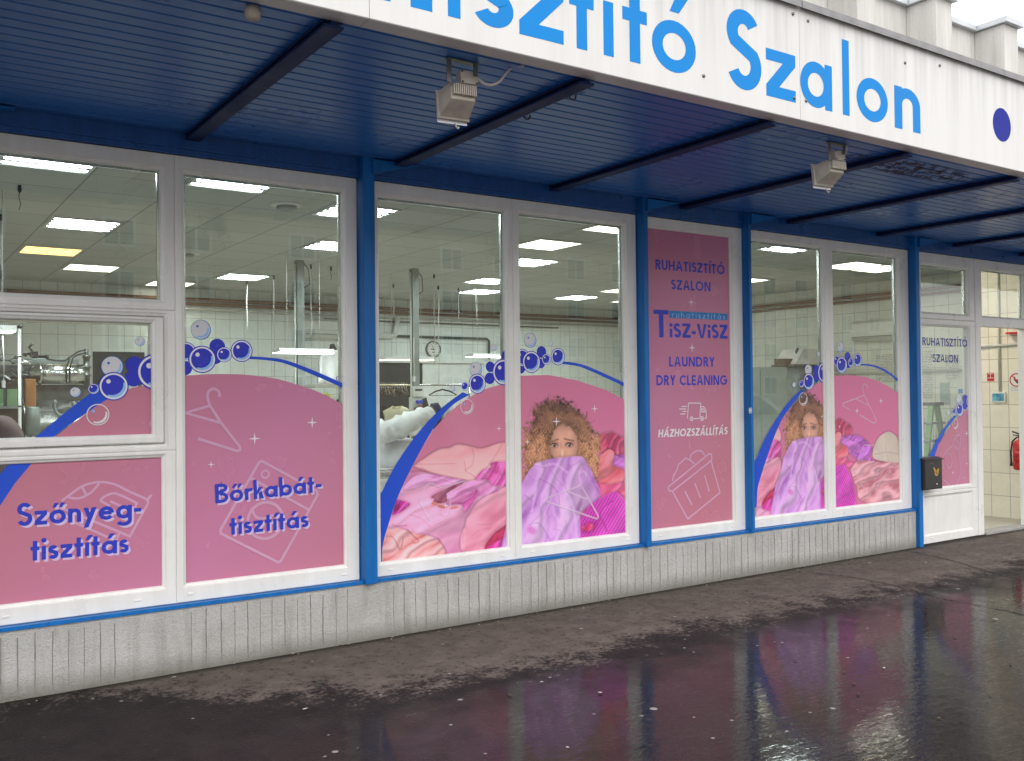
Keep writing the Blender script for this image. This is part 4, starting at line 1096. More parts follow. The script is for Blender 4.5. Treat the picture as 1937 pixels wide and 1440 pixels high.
    al = np.clip(fr_/10.0+.40, 0, 1)*np.clip((dh+14)/10, 0, 1)
    tt = np.clip((y-752)/85+(n2-.5)*.7-np.abs(x-1050)/420, 0, 1)[..., None]
    hc = ln((64, 42, 40))*(1-tt)+ln((176, 124, 92))*tt
    ringlet = np.sin((x+2.4*np.sin(y*.55+6*a1))*1.15+5*b1)
    big_ = fbm(x/26, y/34, 95, 3)
    fd = np.sqrt(((x-PB([(398, 520)])[0][0])/27)**2+((y-PB([(398, 520)])[0][1])/40)**2)
    hc = hc*(.50+.30*np.clip(curl*.6+.6, 0, 1.3)+.34*np.clip(ringlet*.5+.5, 0, 1)+.16*(strand-.5)+(big_-.5)*.9)[..., None]
    hc = hc*(.55+.45*np.clip((fd-.95)/.55, 0, 1))[..., None]
    hc = hc+np.array(lin((226, 176, 128)))*(np.clip(curl*strand*.6+ringlet*.45-.40, 0, 1)*.9*np.clip((y-775)/60, 0.15, 1))[..., None]
    hc = hc*(1-.55*np.clip((n3-.58)*6, 0, 1))[..., None]
    hc = np.clip(hc*1.08, 0, 1); C = C*(1-al[..., None])+hc*al[..., None]
    # face
    fx, fy = PB([(398, 520)])[0]; rx, ry = 26.5, 40.0
    dd = np.sqrt(((x-fx-1.0)/rx)**2+((y-fy)/ry)**2)+(n3-.5)*.18
    fa = np.clip((1-dd)/.10+.3, 0, 1)
    sk = ln((206, 152, 130))*np.ones(C.shape)
    sk = sk*(1-.38*np.clip((np.abs(x-fx-2)/rx-.40)*1.7, 0, 1))[..., None]*(1-.38*np.clip((fy-24-y)/12, 0, 1))[..., None]
    C = C*(1-fa[..., None])+sk*fa[..., None]
    e1, e2 = PB([(317, 525)])[0], PB([(450, 522)])[0]
    for (ex, ey), sgn in ((e1, 1), (e2, -1)):
        blot(ex, ey, 9.0, 5.6, (160, 104, 92), .55, .6); blot(ex, ey+.3, 6.6, 2.9, (196, 166, 156), .85, .35); blot(ex+.3, ey-.3, 3.3, 3.3, (64, 42, 36), 1, .3); blot(ex, ey-4.6, 8.5, 2.6, (150, 96, 86), .6, .7); blot(ex-.8, ey-1.2, .9, .9, (220, 205, 200), .8, .5)
        line([(ex-7, ey-.2), (ex-3, ey-3.6), (ex+3, ey-3.7), (ex+7, ey-.4)], (48, 30, 28), 1.1, .9, 1.2); line([(ex-6, ey+2.3), (ex, ey+3.9), (ex+6, ey+2.2)], (120, 74, 66), .5, .55, 1.2)
    line(PB([(278, 496), (312, 484), (352, 470)]), (104, 64, 50), 1.5, .8, 2.2); line(PB([(408, 466), (442, 474), (488, 484)]), (104, 64, 50), 1.5, .8, 2.2)
    line(PB([(372, 500), (382, 560), (366, 620)]), (164, 106, 90), 1.2, .5, 2.5); line(PB([(402, 540), (410, 622)]), (176, 118, 102), 1.0, .35, 3); blot(*PB([(388, 585)])[0], 3, 7, (236, 196, 176), .5, .9)
    for L in ([(340, 392), (385, 386), (432, 392)], [(332, 412), (385, 405), (440, 412)], [(346, 430), (390, 424), (428, 430)]): line(PB(L), (168, 112, 96), .5, .5, 1.2)
    # curls over the forehead and temples
    edge = np.clip(1-np.abs(dd-1.02)/.16, 0, 1)*np.clip((fy+28-y)/10, 0, 1)*np.clip(curl*1.2+.5, 0, 1)
    C = C*(1-edge[..., None])+np.clip(hc, 0, 1)*edge[..., None]
    # hoodie held up over the mouth
    lay(PB([(20, 870), (60, 810), (100, 740), (140, 700), (145, 685), (250, 650), (400, 628), (556, 622), (620, 700), (665, 790), (722, 935), (690, 1010), (560, 1100), (545, 1160), (580, 1345), (590, 1700), (-120, 1700), (-120, 1300), (-10, 1000)]), (206, 152, 214), ang=22, per=24, amp=.30, seed=71, lightcol=(224, 182, 232), darkcol=(156, 96, 172))
    for L in ([(185, 810), (290, 870), (350, 940), (365, 1060)], [(60, 960), (160, 1040)], [(470, 710), (400, 770), (420, 860)], [(480, 700), (560, 650)], [(520, 1070), (550, 1120), (555, 1330)], [(100, 1220), (190, 1210), (280, 1350)], [(300, 880), (240, 1080), (120, 1200)], [(620, 700), (640, 800), (715, 935)]): line(PB(L), (138, 80, 156), 1.1, .5, 4.0)
    for L in ([(240, 700), (330, 690), (430, 760)], [(400, 900), (460, 1000), (500, 1150), (510, 1320)], [(160, 900), (120, 1100)]): line(PB(L), (224, 178, 232), 2.0, .5, 3.5)
    for L in ([(150, 700), (250, 720), (350, 700)], [(250, 660), (300, 760), (400, 880)], [(90, 780), (150, 830), (190, 815)], [(390, 780), (420, 900), (490, 980)], [(200, 960), (190, 1060), (250, 1180)], [(420, 1180), (430, 1260), (405, 1340)], [(320, 1260), (370, 1270), (390, 1340)], [(620, 860), (690, 900), (715, 935)], [(60, 1100), (110, 1120), (160, 1090)], [(300, 1130), (340, 1200), (320, 1260)]): line(PB(L), (150, 92, 168), .8, .38, 4.0)
    blot(*PB([(345, 1090)])[0], 5, 14, (150, 96, 176), .6, .9, -12); blot(*PB([(535, 1060)])[0], 4, 12, (120, 56, 120), .6, .9, 20); blot(*PB([(120, 1270)])[0], 9, 7, (190, 60, 165), .6, .9, 30)
    # loosely knitted magenta pullover
    K = PB([(548, 1170), (600, 1080), (690, 1010), (850, 930), (930, 1000), (970, 1070), (1030, 1300), (1010, 1700), (590, 1700), (548, 1230)])
    lay(K, (208, 72, 184), ang=35, per=30, amp=.22, seed=81)
    dk = pdist(x, y, K); uu = x*.86+y*.5; vv = -x*.5+y*.86
    hole = np.clip((np.sin(uu*2*math.pi/5.2+np.pi*np.floor(vv/4.2))*np.sin(vv*2*math.pi/8.4)-.30)*4, 0, 1)*np.clip(dk/2, 0, 1)
    C *= 1-hole[..., None]*np.array([.62, .85, .62])
    for L in ([(715, 1150), (690, 1200), (640, 1230), (560, 1260)], [(715, 1150), (760, 1220), (778, 1280)], [(715, 1150), (740, 1080), (830, 1010)]): line(PB(L), (140, 30, 110), 1.2, .6, 2)
    lay(PB([(560, 1240), (620, 1210), (670, 1225), (640, 1270), (575, 1280)]), (200, 50, 110), ang=20, per=8, amp=.4, seed=83)
    C = np.clip(C, 0.003, .9)
    return np.clip(C*1.30, 0, .9)

def photo_film(rect, edge, to2, parent, nx, nz):
    """dense sheet cut along the traced edge of the printed disc"""
    x0, x1, z0, z1 = rect
    X, Z = np.meshgrid(np.linspace(x0, x1, nx), np.linspace(z0, z1, nz), indexing='ij')
    E = [F(*p) for p in edge]; ex = np.array([p[0] for p in E]); ez = np.array([p[1] for p in E])
    top = np.interp(X, ex, ez, left=-9, right=ez[-1])
    # keep columns only up to the edge: squeeze each column of points under it
    lim = np.minimum(np.maximum(top[:, :1], z0), z1)
    Zs = z0+(Z-z0)*(lim-z0)/(z1-z0)
    A, B = to2(X, Zs); px, py = to_px(A, FY, B); C = paint(px, py)
    me = bpy.data.meshes.new('printed_photo_film')
    V = np.stack([X, np.full(X.shape, FY), Zs], -1).reshape(-1, 3)
    idx = np.arange(nx*nz).reshape(nx, nz)
    q = np.stack([idx[:-1, :-1], idx[1:, :-1], idx[1:, 1:], idx[:-1, 1:]], -1)
    ok = (lim[:-1, 0] > z0+1e-4) & (lim[1:, 0] > z0+1e-4)
    q = q[ok].reshape(-1, 4)
    me.from_pydata(V.tolist(), [], q.tolist()); me.update()
    at = me.color_attributes.new('print', 'FLOAT_COLOR', 'POINT')
    at.data.foreach_set('color', np.concatenate([C.reshape(-1, 3), np.ones((nx*nz, 1))], 1).astype(np.float32).ravel())
    me.materials.append(M_PHOTO)
    o = bpy.data.objects.new('printed_photo_film', me); COL.objects.link(o); adopt(o, parent); return o

R2L, R2R = (2.566, 3.484, .445, 2.66), (3.607, 4.518, .445, 2.66)
inner2 = [(723.2, 1062), (723.6, 1033), (736, 987.7), (750.7, 944.4), (772, 897.5), (797.6, 848.7), (818, 815), (845, 785), (865, 767.5), (890, 750), (922.5, 734), (952, 727), (962, 725)]
photo_film(R2L, inner2, lambda X, Z: (X, Z), W2, 240, 250)
photo_film(R2R, [(980, 711.5), (988.7, 711), (1037.5, 709.5), (1091.8, 720), (1146, 738), (1184, 758), (1192, 762)], lambda X, Z: (X, Z), W2, 240, 290)
R4L, R4R = (5.862, 6.756, .445, 2.668), (6.898, 7.830, .445, 2.668)
to2 = lambda X, Z: (3.954+(X-6.568)/_k4, 1.105+(Z-1.147)/_k4)
inner4 = [(1431, 970), (1433, 924.5), (1438.3, 904.4), (1449.5, 869), (1467, 820), (1480.6, 791), (1494, 773), (1507, 760), (1523, 742), (1545, 726), (1563, 721)]
photo_film(R4L, inner4, to2, W4, 200, 270)
photo_film(R4R, [(1575, 711), (1583, 711), (1609.5, 710), (1636, 713), (1660.5, 721), (1680.6, 731), (1702.8, 746.7), (1708, 750)], to2, W4, 200, 270)
FY2 = FY-.0006
# blue arcs, bubbles, sparkles and line drawings over the photographs
fl = Film(W2, R2L, FY2)
fl.poly(FL(curve([(715, 1075), (716, 945), (722.5, 930), (752.5, 873), (790, 820), (822.5, 784), (847.5, 762), (875, 742)])+curve([(888, 747), (858, 765), (830, 795), (797.6, 848.7), (772, 897.5), (750.7, 944.4), (736, 987.7), (723.6, 1033), (722.8, 1075)])), M_BAND)
for b in (('clear', 900, 699, 14), ('clear', 855.5, 735, 6), ('clear', 934, 657.5, 6.5), ('plain', 957, 672, 9), ('plain', 927, 694, 10), ('plain', 926, 716, 11), ('blue', 952, 704, 25), ('blue', 879, 731, 8.5), ('blue', 902.5, 726, 19), ('line', 883, 769.5, 15)): bubble(fl, *b)
LD_ = []
for L, cl in ((PA([(400, 815), (470, 660), (530, 632), (640, 685), (870, 610), (880, 650), (730, 720), (720, 980), (540, 1075)]), True), (PA([(560, 905), (600, 885)]), False), (PA([(580, 970), (635, 940)]), False)): LD_.append((L, 2.2, cl))
drawing(fl, LD_, M_GHOST)
stars(fl, [(720+.1805*1237, 800+.1805*60, 6), (720+.1805*677, 800+.1805*868, 7)])
fl = Film(W2, R2R, FY2)
fl.poly(FL(curve([(1062, 683.5), (1090, 687), (1110, 692.5), (1146, 708), (1184, 726), (1195, 733)])+curve([(1195, 741), (1184, 733), (1146, 715), (1110, 699), (1090, 692.5), (1062, 688.5)])), M_BAND)
for b in (('clear', 1003, 644, 14), ('clear', 1042, 650, 4.5), ('plain', 985, 697, 10), ('blue', 988, 677, 17), ('plain', 1024, 666, 11), ('plain', 1023, 688, 9), ('blue', 1005, 685, 21), ('blue', 1033, 680, 10.5), ('blue', 1055, 675, 16.5)): bubble(fl, *b)
drawing(fl, [(curve(PB([(595, 805), (595, 775), (570, 755), (540, 765), (530, 800), (545, 850), (540, 880)]))+PB([(255, 985), (255, 1020), (690, 1170), (705, 1150), (560, 890)]), 3.4, False), (PB([(420, 925), (610, 1000)]), 3.2, False)], M_GHOST)
stars(fl, [(980+.2152*670, 730+.2152*202, 9), (980+.2152*335, 730+.2152*313, 10), (980+.2152*80, 730+.2152*494, 6.5)])
fl = Film(W4, R4L, FY2)
fl.poly(FL(curve([(1425, 960), (1426, 885), (1432, 864), (1447, 829), (1465, 798), (1489.4, 763), (1514, 738)])+curve([(1523, 736), (1498, 766.7), (1480.6, 791), (1467, 820), (1449.5, 869), (1438.3, 904.4), (1433, 924.5), (1431, 960)])), M_BAND)
for b in (('clear', 1529, 700, 10.5), ('clear', 1502, 728, 5), ('clear', 1548, 670, 4.5), ('plain', 1562, 682, 8), ('plain', 1544, 700, 9), ('plain', 1544, 714, 9), ('blue', 1560, 705, 21), ('blue', 1515.7, 726, 7), ('blue', 1529.5, 722, 16), ('line', 1519, 755, 13)): bubble(fl, *b)
stars(fl, [(1425+.2222*582, 660+.2222*577, 5), (1425+.2222*318, 660+.2222*1078, 4)])
pc = lambda L: [(1425+.2222*a, 660+.2222*b) for a, b in L]
fl = Film(W4, R4R, FY2)
fl.poly(FL(curve([(1624, 688.7), (1647, 689.5), (1669.4, 696.5), (1687, 707.8), (1703, 721), (1710, 727)])+curve([(1710, 733), (1703, 726.7), (1685, 711), (1667, 700), (1647, 693), (1624, 691.5)])), M_BAND)
for b in (('clear', 1590, 657, 10), ('clear', 1614, 662, 3.5), ('blue', 1583, 683, 11), ('plain', 1603, 675, 9), ('plain', 1604, 690, 7), ('blue', 1592, 690.7, 16), ('blue', 1609, 686, 8.5), ('blue', 1622, 681, 13)): bubble(fl, *b)
HG4 = [(curve(pc([(970, 345), (960, 310), (940, 300), (928, 330), (942, 395)]))+pc([(1045, 610), (1035, 632), (1015, 630), (900, 562)]), 2.0, False), (pc([(942, 395), (760, 465), (762, 485), (822, 522)]), 2.0, False), (pc([(865, 425), (975, 480)]), 2.0, False)]
drawing(fl, HG4, M_GHOST)
BW4 = [(pc([(900, 960), (890, 930), (940, 820), (1040, 820), (1050, 870)]), 1.6, False), (pc([(1120, 810), (1165, 1050), (965, 1240), (840, 1010)]), 1.6, False)]
for q in ((0, 0), (28, -22), (56, -44)): BW4.append((pc([(960+q[0], 985+q[1]), (1000+q[0], 1085+q[1]), (1020+q[0], 1070+q[1])]), 1.4, False))
drawing(fl, BW4, M_GHOST)
stars(fl, [(1425+.2222*1083, 660+.2222*444, 6.5), (1425+.2222*880, 660+.2222*528, 6.5), (1425+.2222*730, 660+.2222*662, 4)])

# ------------------------------------------------------------------ canopy: slatted soffit on painted beams
YO = -1.895
mb = MB(); w = .0835; y = -.022; k = 0
while y > YO:
    y1 = max(YO, y-w)
    a, b = y-.006, y1+.006
    # each slat is a shallow pan with turned-up edges
    mb.add([(XL, y, ZC+.020), (XR, y, ZC+.020), (XL, a, ZC+.001), (XR, a, ZC+.001), (XL, b, ZC+.001), (XR, b, ZC+.001), (XL, y1, ZC+.020), (XR, y1, ZC+.020)],
           [(0, 1, 3, 2), (2, 3, 5, 4), (4, 5, 7, 6)])
    y = y1-.004
bk = MB(); bk.box(XL, XR, YO+.001, -.0225, ZC+.0205, ZC+.05); bk.build('soffit_backing', M_DARK, SHOP)  # black sheet puts the shade of the gaps between slats into colour
CAN = mb.build('canopy_soffit', M_SOFF, SHOP)
mb = MB(); mb.box(XL, XR, YO-.08, .1, 3.36, 3.40); mb.build('canopy_roof', M_FLASH, SHOP)
bx = 1.4471-1.2131*3; n = 0
while bx < XR:
    mb = MB(); mb.box(bx-.040, bx+.040, YO, -.024, ZC-.034, ZC-.022, 0, .003); mb.box(bx-.012, bx+.012, YO, -.024, ZC-.0215, ZC+.0005); mb.box(bx-.040, bx+.040, YO, -.024, ZC-.010, ZC+.0005, 0, .003)
    b = mb.build('canopy_beam', M_BEAM, SHOP)
    if 2.5 < bx < 2.9:
        for yy in (-1.35, -1.72):
            h = MB(); h.tube([(bx+.034, yy, ZC+.0), (bx+.036, yy, ZC-.02)]+[(bx+.052+.02*math.cos(R(t)), yy, ZC-.028+.02*math.sin(R(t))) for t in range(160, 400, 24)], .004, 6); h.build('hook', M_DARK, b)
    bx += 1.2131
# fascia sign board
SG = thing('fascia_sign', 'long white fascia board with sky blue lettering along the canopy edge', 'sign', (3.5, -1.98, 2.857))
yF = -1.983; zb, zt = 2.857, 3.455
mb = MB()
prof = [(YO, zb+.018), (YO, zb), (yF+.004, zb), (yF, zb+.004), (yF, zt), (yF+.05, zt), (yF+.05, zb+.05), (YO+.004, zb+.05)]
edges = [XL, -.6, 1.55, 4.004, 6.45, 8.9, 11.4, XR]
for a, b in zip(edges, edges[1:]): mb.prism(prof, 'x', a+.0012, b-.0012)
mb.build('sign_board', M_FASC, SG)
mb = MB()
for a, b in zip(edges, edges[1:]):
    a2, b2 = a+.0, b-.006
    mb.prism([(yF-.024, zt+.020), (yF-.024, zt-.018), (yF-.020, zt-.018), (yF-.018, zt+.014), (yF+.10, zt+.024), (yF+.10, zt+.03)], 'x', a2, b2)
mb.build('flashing', M_FLASH, SG)
mb = MB()
for x, z in ((3.955, 3.40), (4.075, 3.39), (3.955, 2.965), (4.05, 2.965), (3.3, 2.96), (5.28, 3.38), (4.93, 3.33), (2.9, 3.28)): mb.lathe((x, yF-.006, z), (0, 1, 0), [(.001, 0), (.008, .001), (.009, .006)], 10)
mb.build('rivet', M_STEELD, SG)
def S(px, py): p = onY(px, py, yF-.003); return (p.x, p.z)
fl = Flat(yF-.0006, None, .00007)
base = S(1380, 165), S(1744, 250)
zb0 = 2.942; cap = .398
def word(t, xa, xb, w=.135, gap=.16): text(fl, t, (xa, zb0), (xb, zb0), (xa, zb0+cap), M_SIGN, w, gap)
# every letter stands where it was traced
E3 = lambda x: 1237+x*.3614
E2 = lambda x: 600+x*.3614
def sx(px, py): return S(px, py)[0]
def letter(t, xa, xb, w=.148):
    f = Flat(yF-.0006, None, .00007); text(f, t, (xa, zb0), (xb, zb0), (xa, zb0+cap), M_SIGN, w, 0); f.build('letter', SG)
letter('S', sx(E3(383), 120), sx(E3(565), 140), .178); letter('z', sx(E3(590), 160), sx(E3(745), 190)); letter('a', sx(E3(768), 160), sx(E3(936), 200))
letter('l', sx(E3(988), 150), sx(E3(1024), 150)); letter('o', sx(E3(1063), 190), sx(E3(1226), 190)); letter('n', sx(E3(1261), 200), sx(E3(1396), 210))
letter('ó', sx(E3(-8), 90), sx(E3(221), 90)); letter('t', sx(E2(1600), 60), sx(E2(1728), 60)); letter('í', sx(E2(1500), 60), sx(E2(1553), 60))
letter('t', sx(E2(1322), 40), sx(E2(1450), 40)); letter('z', sx(E2(1060), 60), sx(E2(1292), 70)); letter('s', sx(E2(815), 20), sx(E2(1030), 40))
xi0, xi1 = sx(E2(686), 20), sx(E2(752), 20); letter('i', xi0, xi1)
xt = sx(E2(500), 10); letter('t', xt-.07, xt+.150)
xa1 = sx(E2(385), 2); letter('a', xa1-.285, xa1)
x = xa1-.285-.06
for ch, wd in (('h', .25), ('u', .25), ('R', .30)):
    letter(ch, x-wd, x); x -= wd+.075
fl = Flat(yF-.0008); c = S(1897, 236); a, b = S(1897, 205), S(1897, 268)
fl.disc((5.962, (a[1]+b[1])/2), abs(a[1]-b[1])/2, M_SIGND); fl.build('sign_dot', SG)
fl = Flat(yF-.0008); fl.disc((-.35, 3.13), .108, M_SIGND); fl.build('sign_dot', SG)

# floodlights hanging under the canopy
def floodlight(dx, label):
    t = thing('floodlight', label, 'floodlight', (2.08, -1.75, ZC), 'floodlights under the canopy')
    m = MB()
    for x in (2.018, 2.150): m.box(x-.011, x+.011, -1.772, -1.768, ZC-.055 if x > 2.1 else ZC-.10, ZC-.004, 0, .001)
    m.box(2.007, 2.161, -1.785, -1.752, ZC-.006, ZC-.002, 0, .001); m.box(2.012, 2.156, -1.776, -1.766, ZC-.106, ZC-.1005, 0, .002)
    m.build('bracket', M_STEELD, t)
    # housing: square flange facing the wall, tapered body toward the street
    c = Vector((2.098, -1.70, ZC-.158)); ax = Vector((1, -.10, 0)).normalized(); ay = Vector((.10, 1, -.12)).normalized(); az = ax.cross(ay).normalized()
    m = MB()
    def rect(w, h, d, z0=0): return [c+ax*sx_*w/2+az*(sz*h/2+z0)+ay*d for sx_, sz in ((-1, -1), (1, -1), (1, 1), (-1, 1))]
    L = [rect(.140, .110, .058), rect(.150, .120, .052), rect(.150, .120, .040), rect(.138, .108, .034), rect(.118, .082, -.040, .018), rect(.112, .070, -.062, .022), rect(.10, .06, -.065, .022)]
    o = len(m.v)
    for q in L: m.v.extend(tuple(p) for p in q)
    for k in range(len(L)-1):
        for i in range(4): j = (i+1) % 4; m.face((o+4*k+i, o+4*k+j, o+4*k+4+j, o+4*k+4+i))
    m.face([o+3, o+2, o+1, o]); e = o+4*(len(L)-1); m.face([e, e+1, e+2, e+3])
    m.build('housing', M_BEIGE, t)
    m = MB()
    for k in range(12):
        p = c+ax*(-.050+.0092*k)+az*.024+ay*(-.062); m.obox(p, ax*.0045, ay*.050, az*.046)
    m.build('cooling_fin', M_BEIGE, t)
    m = MB(); m.obox(c+ay*.059, ax*.142, ay*.002, az*.145); m.build('lens', M_CLEAR, t)
    m = MB(); q = c+az*.088+ax*.030+ay*(-.050); m.obox(q, ax*.080, ay*.046, az*.056)
    m.build('junction_box', M_BEIGE, t)
    m = MB()
    for a in (-1, 1):
        for b in (-1, 1): m.lathe(q+ax*.033*a+az*.023*b-ay*.0252, ay, [(.0045, -.001), (.0045, .001)], 8)
    m.build('screw', M_DARK, t)
    m = MB(); m.tube([c+ax*.0+az*(-.083)+ay*.03, c+az*(-.10)+ay*.02, c+ax*.006+az*(-.108)+ay*.02, c+ax*.012+az*(-.10)+ay*.02], .004, 6); m.build('latch', M_BEIGED, t)
    m = MB(); e = q+ax*.042+az*.02
    def smooth(P):
        P = [Vector(p) for p in P]; Q = [P[0]]+P+[P[-1]]; o_ = []
        for i in range(1, len(Q)-2):
            for k in range(5):
                t_ = k/5.0; o_.append(.5*((2*Q[i])+(Q[i+1]-Q[i-1])*t_+(2*Q[i-1]-5*Q[i]+4*Q[i+1]-Q[i+2])*t_*t_+(3*Q[i]-Q[i-1]-3*Q[i+1]+Q[i+2])*t_**3))
        return o_+[P[-1]]
    m.tube(smooth([e, e+Vector((.02, -.008, -.018)), e+Vector((.055, -.02, -.032)), e+Vector((.095, -.035, -.018)), e+Vector((.125, -.05, .022)), e+Vector((.155, -.062, .055)), (2.335, -1.862, ZC-.002)] if dx == 0 else [e, e+Vector((.02, -.005, .0)), e+Vector((.03, -.01, .03)), e+Vector((.012, -.02, .07)), e+Vector((.02, -.02, ZC-e.z))]), .006, 8)
    m.build('cable', M_CABLE, t)
    if dx: t.location.x += dx
    return t
floodlight(0, 'beige floodlight with a long looping white cable under the canopy')
floodlight(2.50, 'beige floodlight hanging in front of the window with the knitted hat print')
# moth-eaten dark sensor box tucked behind the fascia edge
p = onZ(478, 12, ZC); mb = MB(); mb.lathe((p.x, p.y, ZC-.045), (0, 0, 1), [(.012, -.006), (.026, .0), (.03, .018), (.026, .044)], 14)
tag(mb.build('motion_sensor', M_BEIGED, None), 'small dark brown round sensor under the canopy behind the fascia', 'sensor')

# upper wall and ribbed parapet
mb = MB(); mb.box(XL, XR, .0, .25, ZC+.165, 5.02); mb.build('upper_wall', M_PARA, SHOP)
rx = 9.193-1.157*10
cop = MB(); rib = MB(); rn = random.Random(8)
while rx < XR:
    rib = MB(); rib.box(rx-.02, rx+.235, -.30, -.001, ZC+.55, 5.018, 0, .006); rib.build('parapet_rib', M_PARA, SHOP)
    cop.box(rx-.055, rx+.27, -.345, -.046, 5.02, 5.075, 0, .004)
    cop.box(rx+.273, rx+1.157-.058, -.045, .28, 5.02, 5.075, 0, .004)
    cop.box(rx-.055, rx+.27, -.0455, .28, 5.02, 5.074, 0, .004)
    cop.box(rx+.60, rx+.615, -.05, -.0455, 5.015, 5.085)
    rx += 1.157
cop.build('coping', M_COPE, SHOP)
mb = MB(); mb.box(XL, XR, .26, 9.9, 3.45, 3.6); mb.build('roof', M_FLASH, SHOP)
mb = MB(); mb.box(10.64, XR, -.02, .12, 0, ZT); mb.build('end_wall', M_PARA, SHOP)
mb = MB(); mb.box(XL, .195, -.02, .12, ZS, ZT); mb.build('end_wall', M_PARA, SHOP)

# post box
PB0 = thing('post_box', 'small dark brown post box with a yellow post horn, fixed to the white entrance panel', 'post box', (8.13, -.09, .53))
bx0, bx1 = onY(1750, 900, -.115).x, onY(1782.5, 900, -.115).x
zt0, zb0_ = onY(1766, 868, -.115).z, onY(1766, 926, -.115).z
mb = MB(); mb.box(bx0, bx1, -.115, -.006, zb0_, zt0-.012, 0, .006); mb.build('body', M_BOX, PB0)
mb = MB(); mb.prism([(-.128, zt0-.011), (-.128, zt0-.006), (-.07, zt0+.012), (-.006, zt0+.014), (-.006, zt0-.0115)], 'x', bx0-.008, bx1+.008); mb.build('lid', M_BOX, PB0)
mb = MB(); xc = (bx0+bx1)/2; mb.box(xc-.06, xc-.005, -.1165, -.1152, zt0-.045, zt0-.040); mb.build('letter_slot', M_STEELD, PB0)
fl = Flat(-.1156); hx, hz = xc+.045, (zt0+zb0_)/2+.012
fl.ring((hx, hz), .020, .031, M_YEL, 150, 440); fl.ring((hx, hz+.002), .006, .0125, M_YEL)
fl.poly([(hx-.052, hz+.045), (hx-.036, hz+.050), (hx-.012, hz+.018), (hx-.028, hz+.006), (hx-.034, hz+.018)], M_YEL); fl.poly([(hx+.021, hz+.006), (hx+.032, hz+.006), (hx+.040, hz+.035), (hx+.026, hz+.038)], M_YEL)
fl.build('post_horn_emblem', PB0)
mb = MB(); mb.lathe((xc+.045, -.115, zb0_+.045), (0, -1, 0), [(.010, 0), (.010, .004), (.006, .006)], 14); mb.build('lock', M_STEEL, PB0)
# little sticker on the third post
mb = MB(); a = onY(1420, 777, -.0765); mb.box(a.x-.02, a.x+.012, -.078, -.0755, a.z-.02, a.z+.022); tag(mb.build('sticker', M_NOTICE), 'small torn sticker on the blue post left of the knitted hat window', 'sticker')

# ------------------------------------------------------------------ interior shell
XI0, XI1, YB, ZI = -1.5, 12.70, 9.45, 3.10
mb = MB(); mb.add([(XI0, .1, .012), (XI1, .1, .012), (XI1, YB, .012), (XI0, YB, .012)], [(0, 1, 2, 3)]); structure(mb.build('shop_floor', M_FLOORI))
mb = MB(); mb.add([(XI0, .12, ZI), (XI1, .12, ZI), (XI1, YB, ZI), (XI0, YB, ZI)], [(0, 3, 2, 1)]); mb.build('ceiling', M_CEIL, SHOP)
mb = MB(); mb.box(XI0-.2, XI1+.2, YB, YB+.2, 0, 3.44); mb.build('back_wall', M_TILEX, SHOP)
mb = MB(); mb.box(XI1, XI1+.2, .13, YB-.002, 0, 3.44); mb.build('side_wall', M_TILEY, SHOP)
mb = MB(); mb.box(XI0-.2, XI0, .13, YB-.002, 0, 3.44); mb.build('side_wall', M_TILEY, SHOP)
mb = MB(); mb.box(10.50, 10.62, .13, .95, .013, ZI-.002); mb.build('partition_wall', M_TILEP, SHOP)
mb = MB(); mb.box(XI0, XI1, .1, .3, ZI+.002, 3.3); mb.build('lintel', M_HEAD, SHOP)

# ceiling lights on the 0.645 x 0.63 grid
GX, GYc = (lambda c: 1.36+.645*c), (lambda r: 1.65+.63*r)
def ceiling_light(kind, label):
    t = thing('ceiling_light', label, 'ceiling light', (0, 0, ZI), 'square lights in the suspended ceiling')
    m = MB(); e = .3
    for a, b, c, d in ((-e, e, -e, -e+.022), (-e, e, e-.022, e), (-e, -e+.022, -e+.0221, e-.0221), (e-.022, e, -e+.0221, e-.0221)): m.box(a, b, c, d, ZI-.012, ZI-.001)
    m.build('light_frame', M_TRIM, t)
    if kind == 'tubes':
        q = MB()
        for k in range(3): y = -.139+.139*k; q.box(-e+.0222, e-.0222, y-.007, y+.007, ZI-.016, ZI-.001)
        q.box(-e+.0222, e-.0222, -e+.0222, e-.0222, ZI-.004, ZI-.0011); q.build('light_louvre', M_DARK, t)
    if kind == 'tubes':
        for k in range(4):
            q = MB(); y = -.208+.139*k; P = []
            for (xx, rr) in ((-.275, .012), (-.262, .036), (-.2, .046), (.2, .046), (.262, .036), (.275, .012)): P.append((xx, rr))
            q.add([(x_, y-r_, ZI-.008) for x_, r_ in P]+[(x_, y+r_, ZI-.008) for x_, r_ in P[::-1]], [tuple(range(12))[::-1]]); q.build('light_tube', M_LIGHTW, t)
    else:
        q = MB(); q.box(-e+.0222, e-.0222, -e+.0222, e-.0222, ZI-.009, ZI-.002); q.build('diffuser', {'plain': M_LIGHTD, 'warm': M_LIGHTY, 'entrance': M_LIGHTE}[kind], t)
    return t
